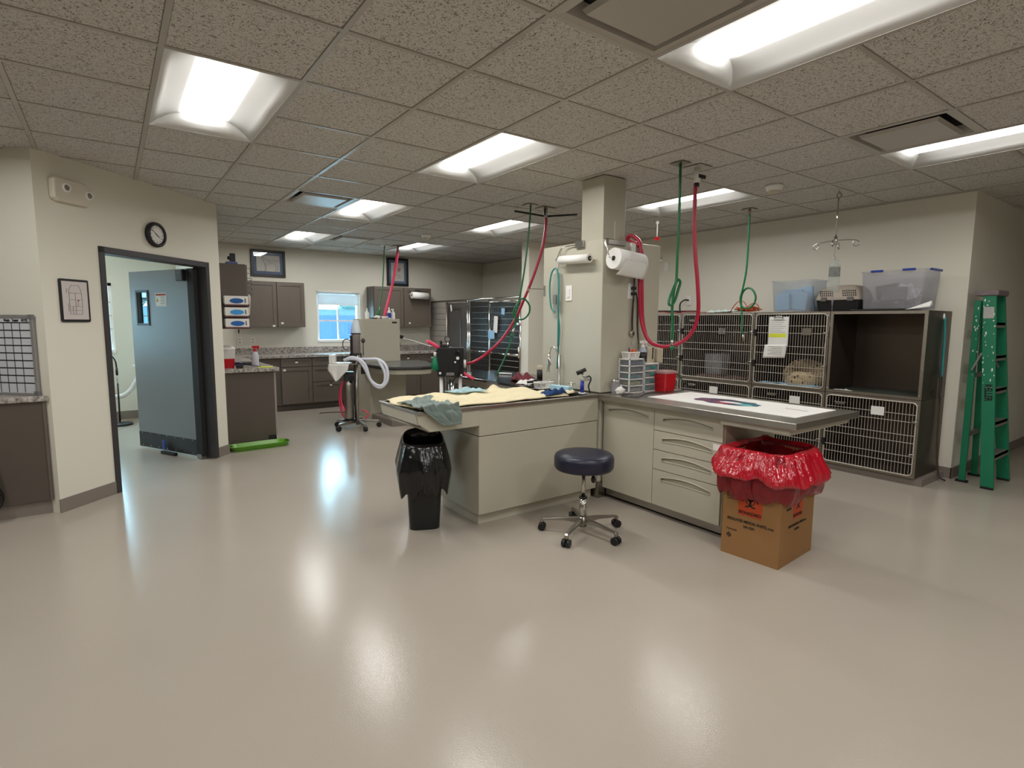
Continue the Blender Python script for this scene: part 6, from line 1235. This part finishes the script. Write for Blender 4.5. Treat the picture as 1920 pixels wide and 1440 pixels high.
for a in ([(-0.05,0.06),(0.05,0.06),(0.055,0.13),(0.05,0.24),(0.03,0.28),(-0.03,0.28),(-0.05,0.24),(-0.05,0.06)],[(-0.05,0.12),(0.05,0.12)],[(-0.05,0.17),(0.05,0.17)],[(-0.05,0.22),(0.05,0.22)],[(0,0.06),(0,0.22)],[(0.02,0.12),(0.02,0.17)],[(-0.07,0.22),(-0.07,0.25),(-0.05,0.25)],[(-0.06,0.08),(-0.06,0.14),(-0.05,0.14)],[(-0.025,0.12),(-0.025,0.06)],[(-0.05,0.09),(0.05,0.09)]):
    mb.tube([(x,-0.0142,z) for x, z in a], 0.0010, 4)
mb.build('plan_lines', INK, t); MB().ball((0.025,-0.014,0.165),0.006,6,(1,0.2,1)).build('red_marker', REDP, t)

# desk cabinet with whiteboard
t = thing('desk_cabinet', 'taupe desk cabinet with speckled top below the whiteboard', 'cabinet', (-2.2,3.7,0), world=True)
tri = lambda y0, x1: [(x1,y0),(-3.6,y0),(-3.6,5.7),(-3.42,5.56),(2.13-y0-0.02,y0)]
o1 = [(-1.285,3.515),(-1.30,3.53),(-3.38,5.60),(-3.6,5.60),(-3.6,3.515)]
MB().prism(o1, 0.105, 0.855).build('front_panel', BROWND, t); MB().prism([(-1.30,3.535),(-1.31,3.54),(-3.38,5.60),(-3.6,5.60),(-3.6,3.535)], 0, 0.105).build('toe_base', BASEB, t)
MB().prism([(-1.268,3.495),(-1.275,3.51),(-3.38,5.61),(-3.62,5.61),(-3.62,3.495)], 0.857, 0.898).build('speckled_top', GRANITE, t, bevel=0.003)
MB().box(-1.305,-1.287,3.508,3.515,0.105,0.855).build('edge_strip', BROWN, t)
Lp = Vector((-1.268,3.428,0)); 
t = thing('whiteboard', 'magnetic whiteboard ruled into a table with black tape and handwritten headings', 'whiteboard', (-1.298,3.528,0.899), math.radians(-45))
# local: +x towards the room corner, -y towards the camera; board leans on the desk
WBW = 1.2; x1 = -0.012; x0 = x1-WBW; yb = -0.016
MB().box(x0,x1,yb,yb+0.008,0.0,0.585).build('panel', mat('whiteboard_gloss', (206,208,214), 0.2, var=0.02), t)
MB().box(x0,x1,yb-0.006,yb+0.01,0.57,0.592).box(x0,x1,yb-0.006,yb+0.01,0.0,0.018).box(x1-0.022,x1,yb-0.006,yb+0.01,0.0,0.592).build('frame', mat('aluminium_frame', (170,168,166), 0.4, 0.6), t)
for z in (0.0,0.562): MB().box(x1-0.032,x1+0.004,yb-0.01,yb+0.01,z,z+0.032).build('corner_cap', mat('grey_cap', (110,110,112), 0.5), t)
for k in range(9): z = 0.535-k*0.0555; MB().box(x0,x1-0.024,yb-0.0015,yb,z-0.004,z+0.004).build('tape_line', INK, t)
for k, x in enumerate((x1-0.115,x1-0.185,x1-0.255,x1-0.325)): MB().box(x-0.0022,x+0.0022,yb-0.0018,yb,0.02,0.535).build('tape_line', INK, t)
for s_, x in (('NOTES',x1-0.07),('Treated',x1-0.15),('Weight',x1-0.222)): text(s_, 0.028, INK, t, (x,yb-0.002,0.552), (1,0,0), (0,0,1), squeeze=0.62, bold=0.0006, name='heading')
t = thing('black_bag', 'black soft bag hanging on the front of the taupe desk cabinet', 'bag', (-1.66,3.46,0.1), world=True)
MB().ball((-1.615,3.452,0.19),0.105,14,(0.62,0.42,0.95)).build('pouch', BLACKG, t); MB().tube(spline([(-1.585,3.455,0.24),(-1.59,3.465,0.38),(-1.62,3.475,0.55),(-1.64,3.477,0.90)],4),0.012,6).build('strap', BLACK, t)

# ================================================================== NEXT ROOM
t = thing('gooseneck_lamp', 'black gooseneck floor lamp on a round base in the next room', 'floor lamp', (-0.825,7.55,0), world=True)
MB().lathe([(0.001,0),(0.15,0),(0.155,0.012),(0.14,0.03),(0.03,0.045),(0.001,0.045)],(-0.825,7.55,0),28).build('round_base', BLACK, t)
MB().cyl((-0.825,7.55,0.04),(-0.82,7.55,0.58),0.011).build('pole', BLACK, t); MB().cyl((-0.82,7.55,0.58),(-0.82,7.55,0.72),0.008).build('chrome_section', CHROME, t); MB().cyl((-0.82,7.55,0.70),(-0.82,7.55,0.80),0.015).build('grip', BLACK, t)
MB().tube(spline([(-0.82,7.55,0.80),(-0.83,7.55,0.90),(-0.87,7.55,0.965),(-0.94,7.55,0.99),(-1.05,7.55,0.96)],5),0.010,6).build('gooseneck', BLACK, t); MB().lathe([(0.02,0.0),(0.06,-0.10),(0.055,-0.10)],(-1.07,7.55,0.97),16).build('lamp_shade', BLACK, t)
t = thing('white_hose', 'white flexible duct hose drooping beside the gooseneck lamp in the next room', 'hose', (-0.7,7.7,0.36), world=True)
MB().tube(spline([(-1.10,7.72,0.50),(-0.93,7.70,0.40),(-0.80,7.70,0.385),(-0.70,7.68,0.44),(-0.62,7.66,0.56),(-0.57,7.64,0.68),(-0.575,7.64,0.80)],6),0.032,10).build('hose', WHITE, t); MB().lathe([(0.03,0),(0.06,0.03),(0.055,0.035)],(-0.575,7.64,0.79),18).build('cuff', WHITE, t)
# ================================================================== OUTSIDE
MB().box(-40,60,8.3,90,-0.3,-0.05).build('ground_outside', mat('pale_gravel',(130,134,134),0.9,var=0.1), label='pale ground outside the window', cat='ground', kind='structure', loc=(0,0,0))
t = thing('storage_building', 'blue fronted storage building with white posts seen through the window', 'building', (10,24,0), world=True)
MB().box(-4,30,24,27,-0.1,2.0).build('wall', mat('grey_siding',(66,82,94),0.8), t); MB().prism_yz([(23.4,2.3),(27.6,2.3),(25.5,2.75)],-4.5,30.5).build('roof', mat('grey_roof',(44,54,62),0.8), t)
for k in range(16): MB().box(-3.6+k*2.1,-1.9+k*2.1,23.93,24.0,-0.05,1.72).build('blue_door', mat('strong_blue',(6,42,88),0.6), t)
random.seed(4)
for k in range(12):
    x = -6+k*5.5; y = 44+random.uniform(-3,3); h_ = 4.4+random.uniform(-0.8,0.8)
    tr = thing('tree', 'green leafy tree beyond the blue storage building', 'tree', (x,y,-0.1), group='trees outside')
    MB().cyl((0,0,0),(0,0,h_*0.5),0.2,0.12,8).build('trunk', mat('bark',(90,78,66),0.9), tr)
    mb = MB()
    for q in range(6): mb.ball((random.uniform(-1.1,1.1),random.uniform(-0.8,0.8),h_*0.55+random.uniform(-0.4,1.1)),random.uniform(0.7,1.2),8,(1.2,1,0.8))
    mb.build('crown', mat('foliage',(34,54,52),0.9,var=0.3,scale=3), tr)
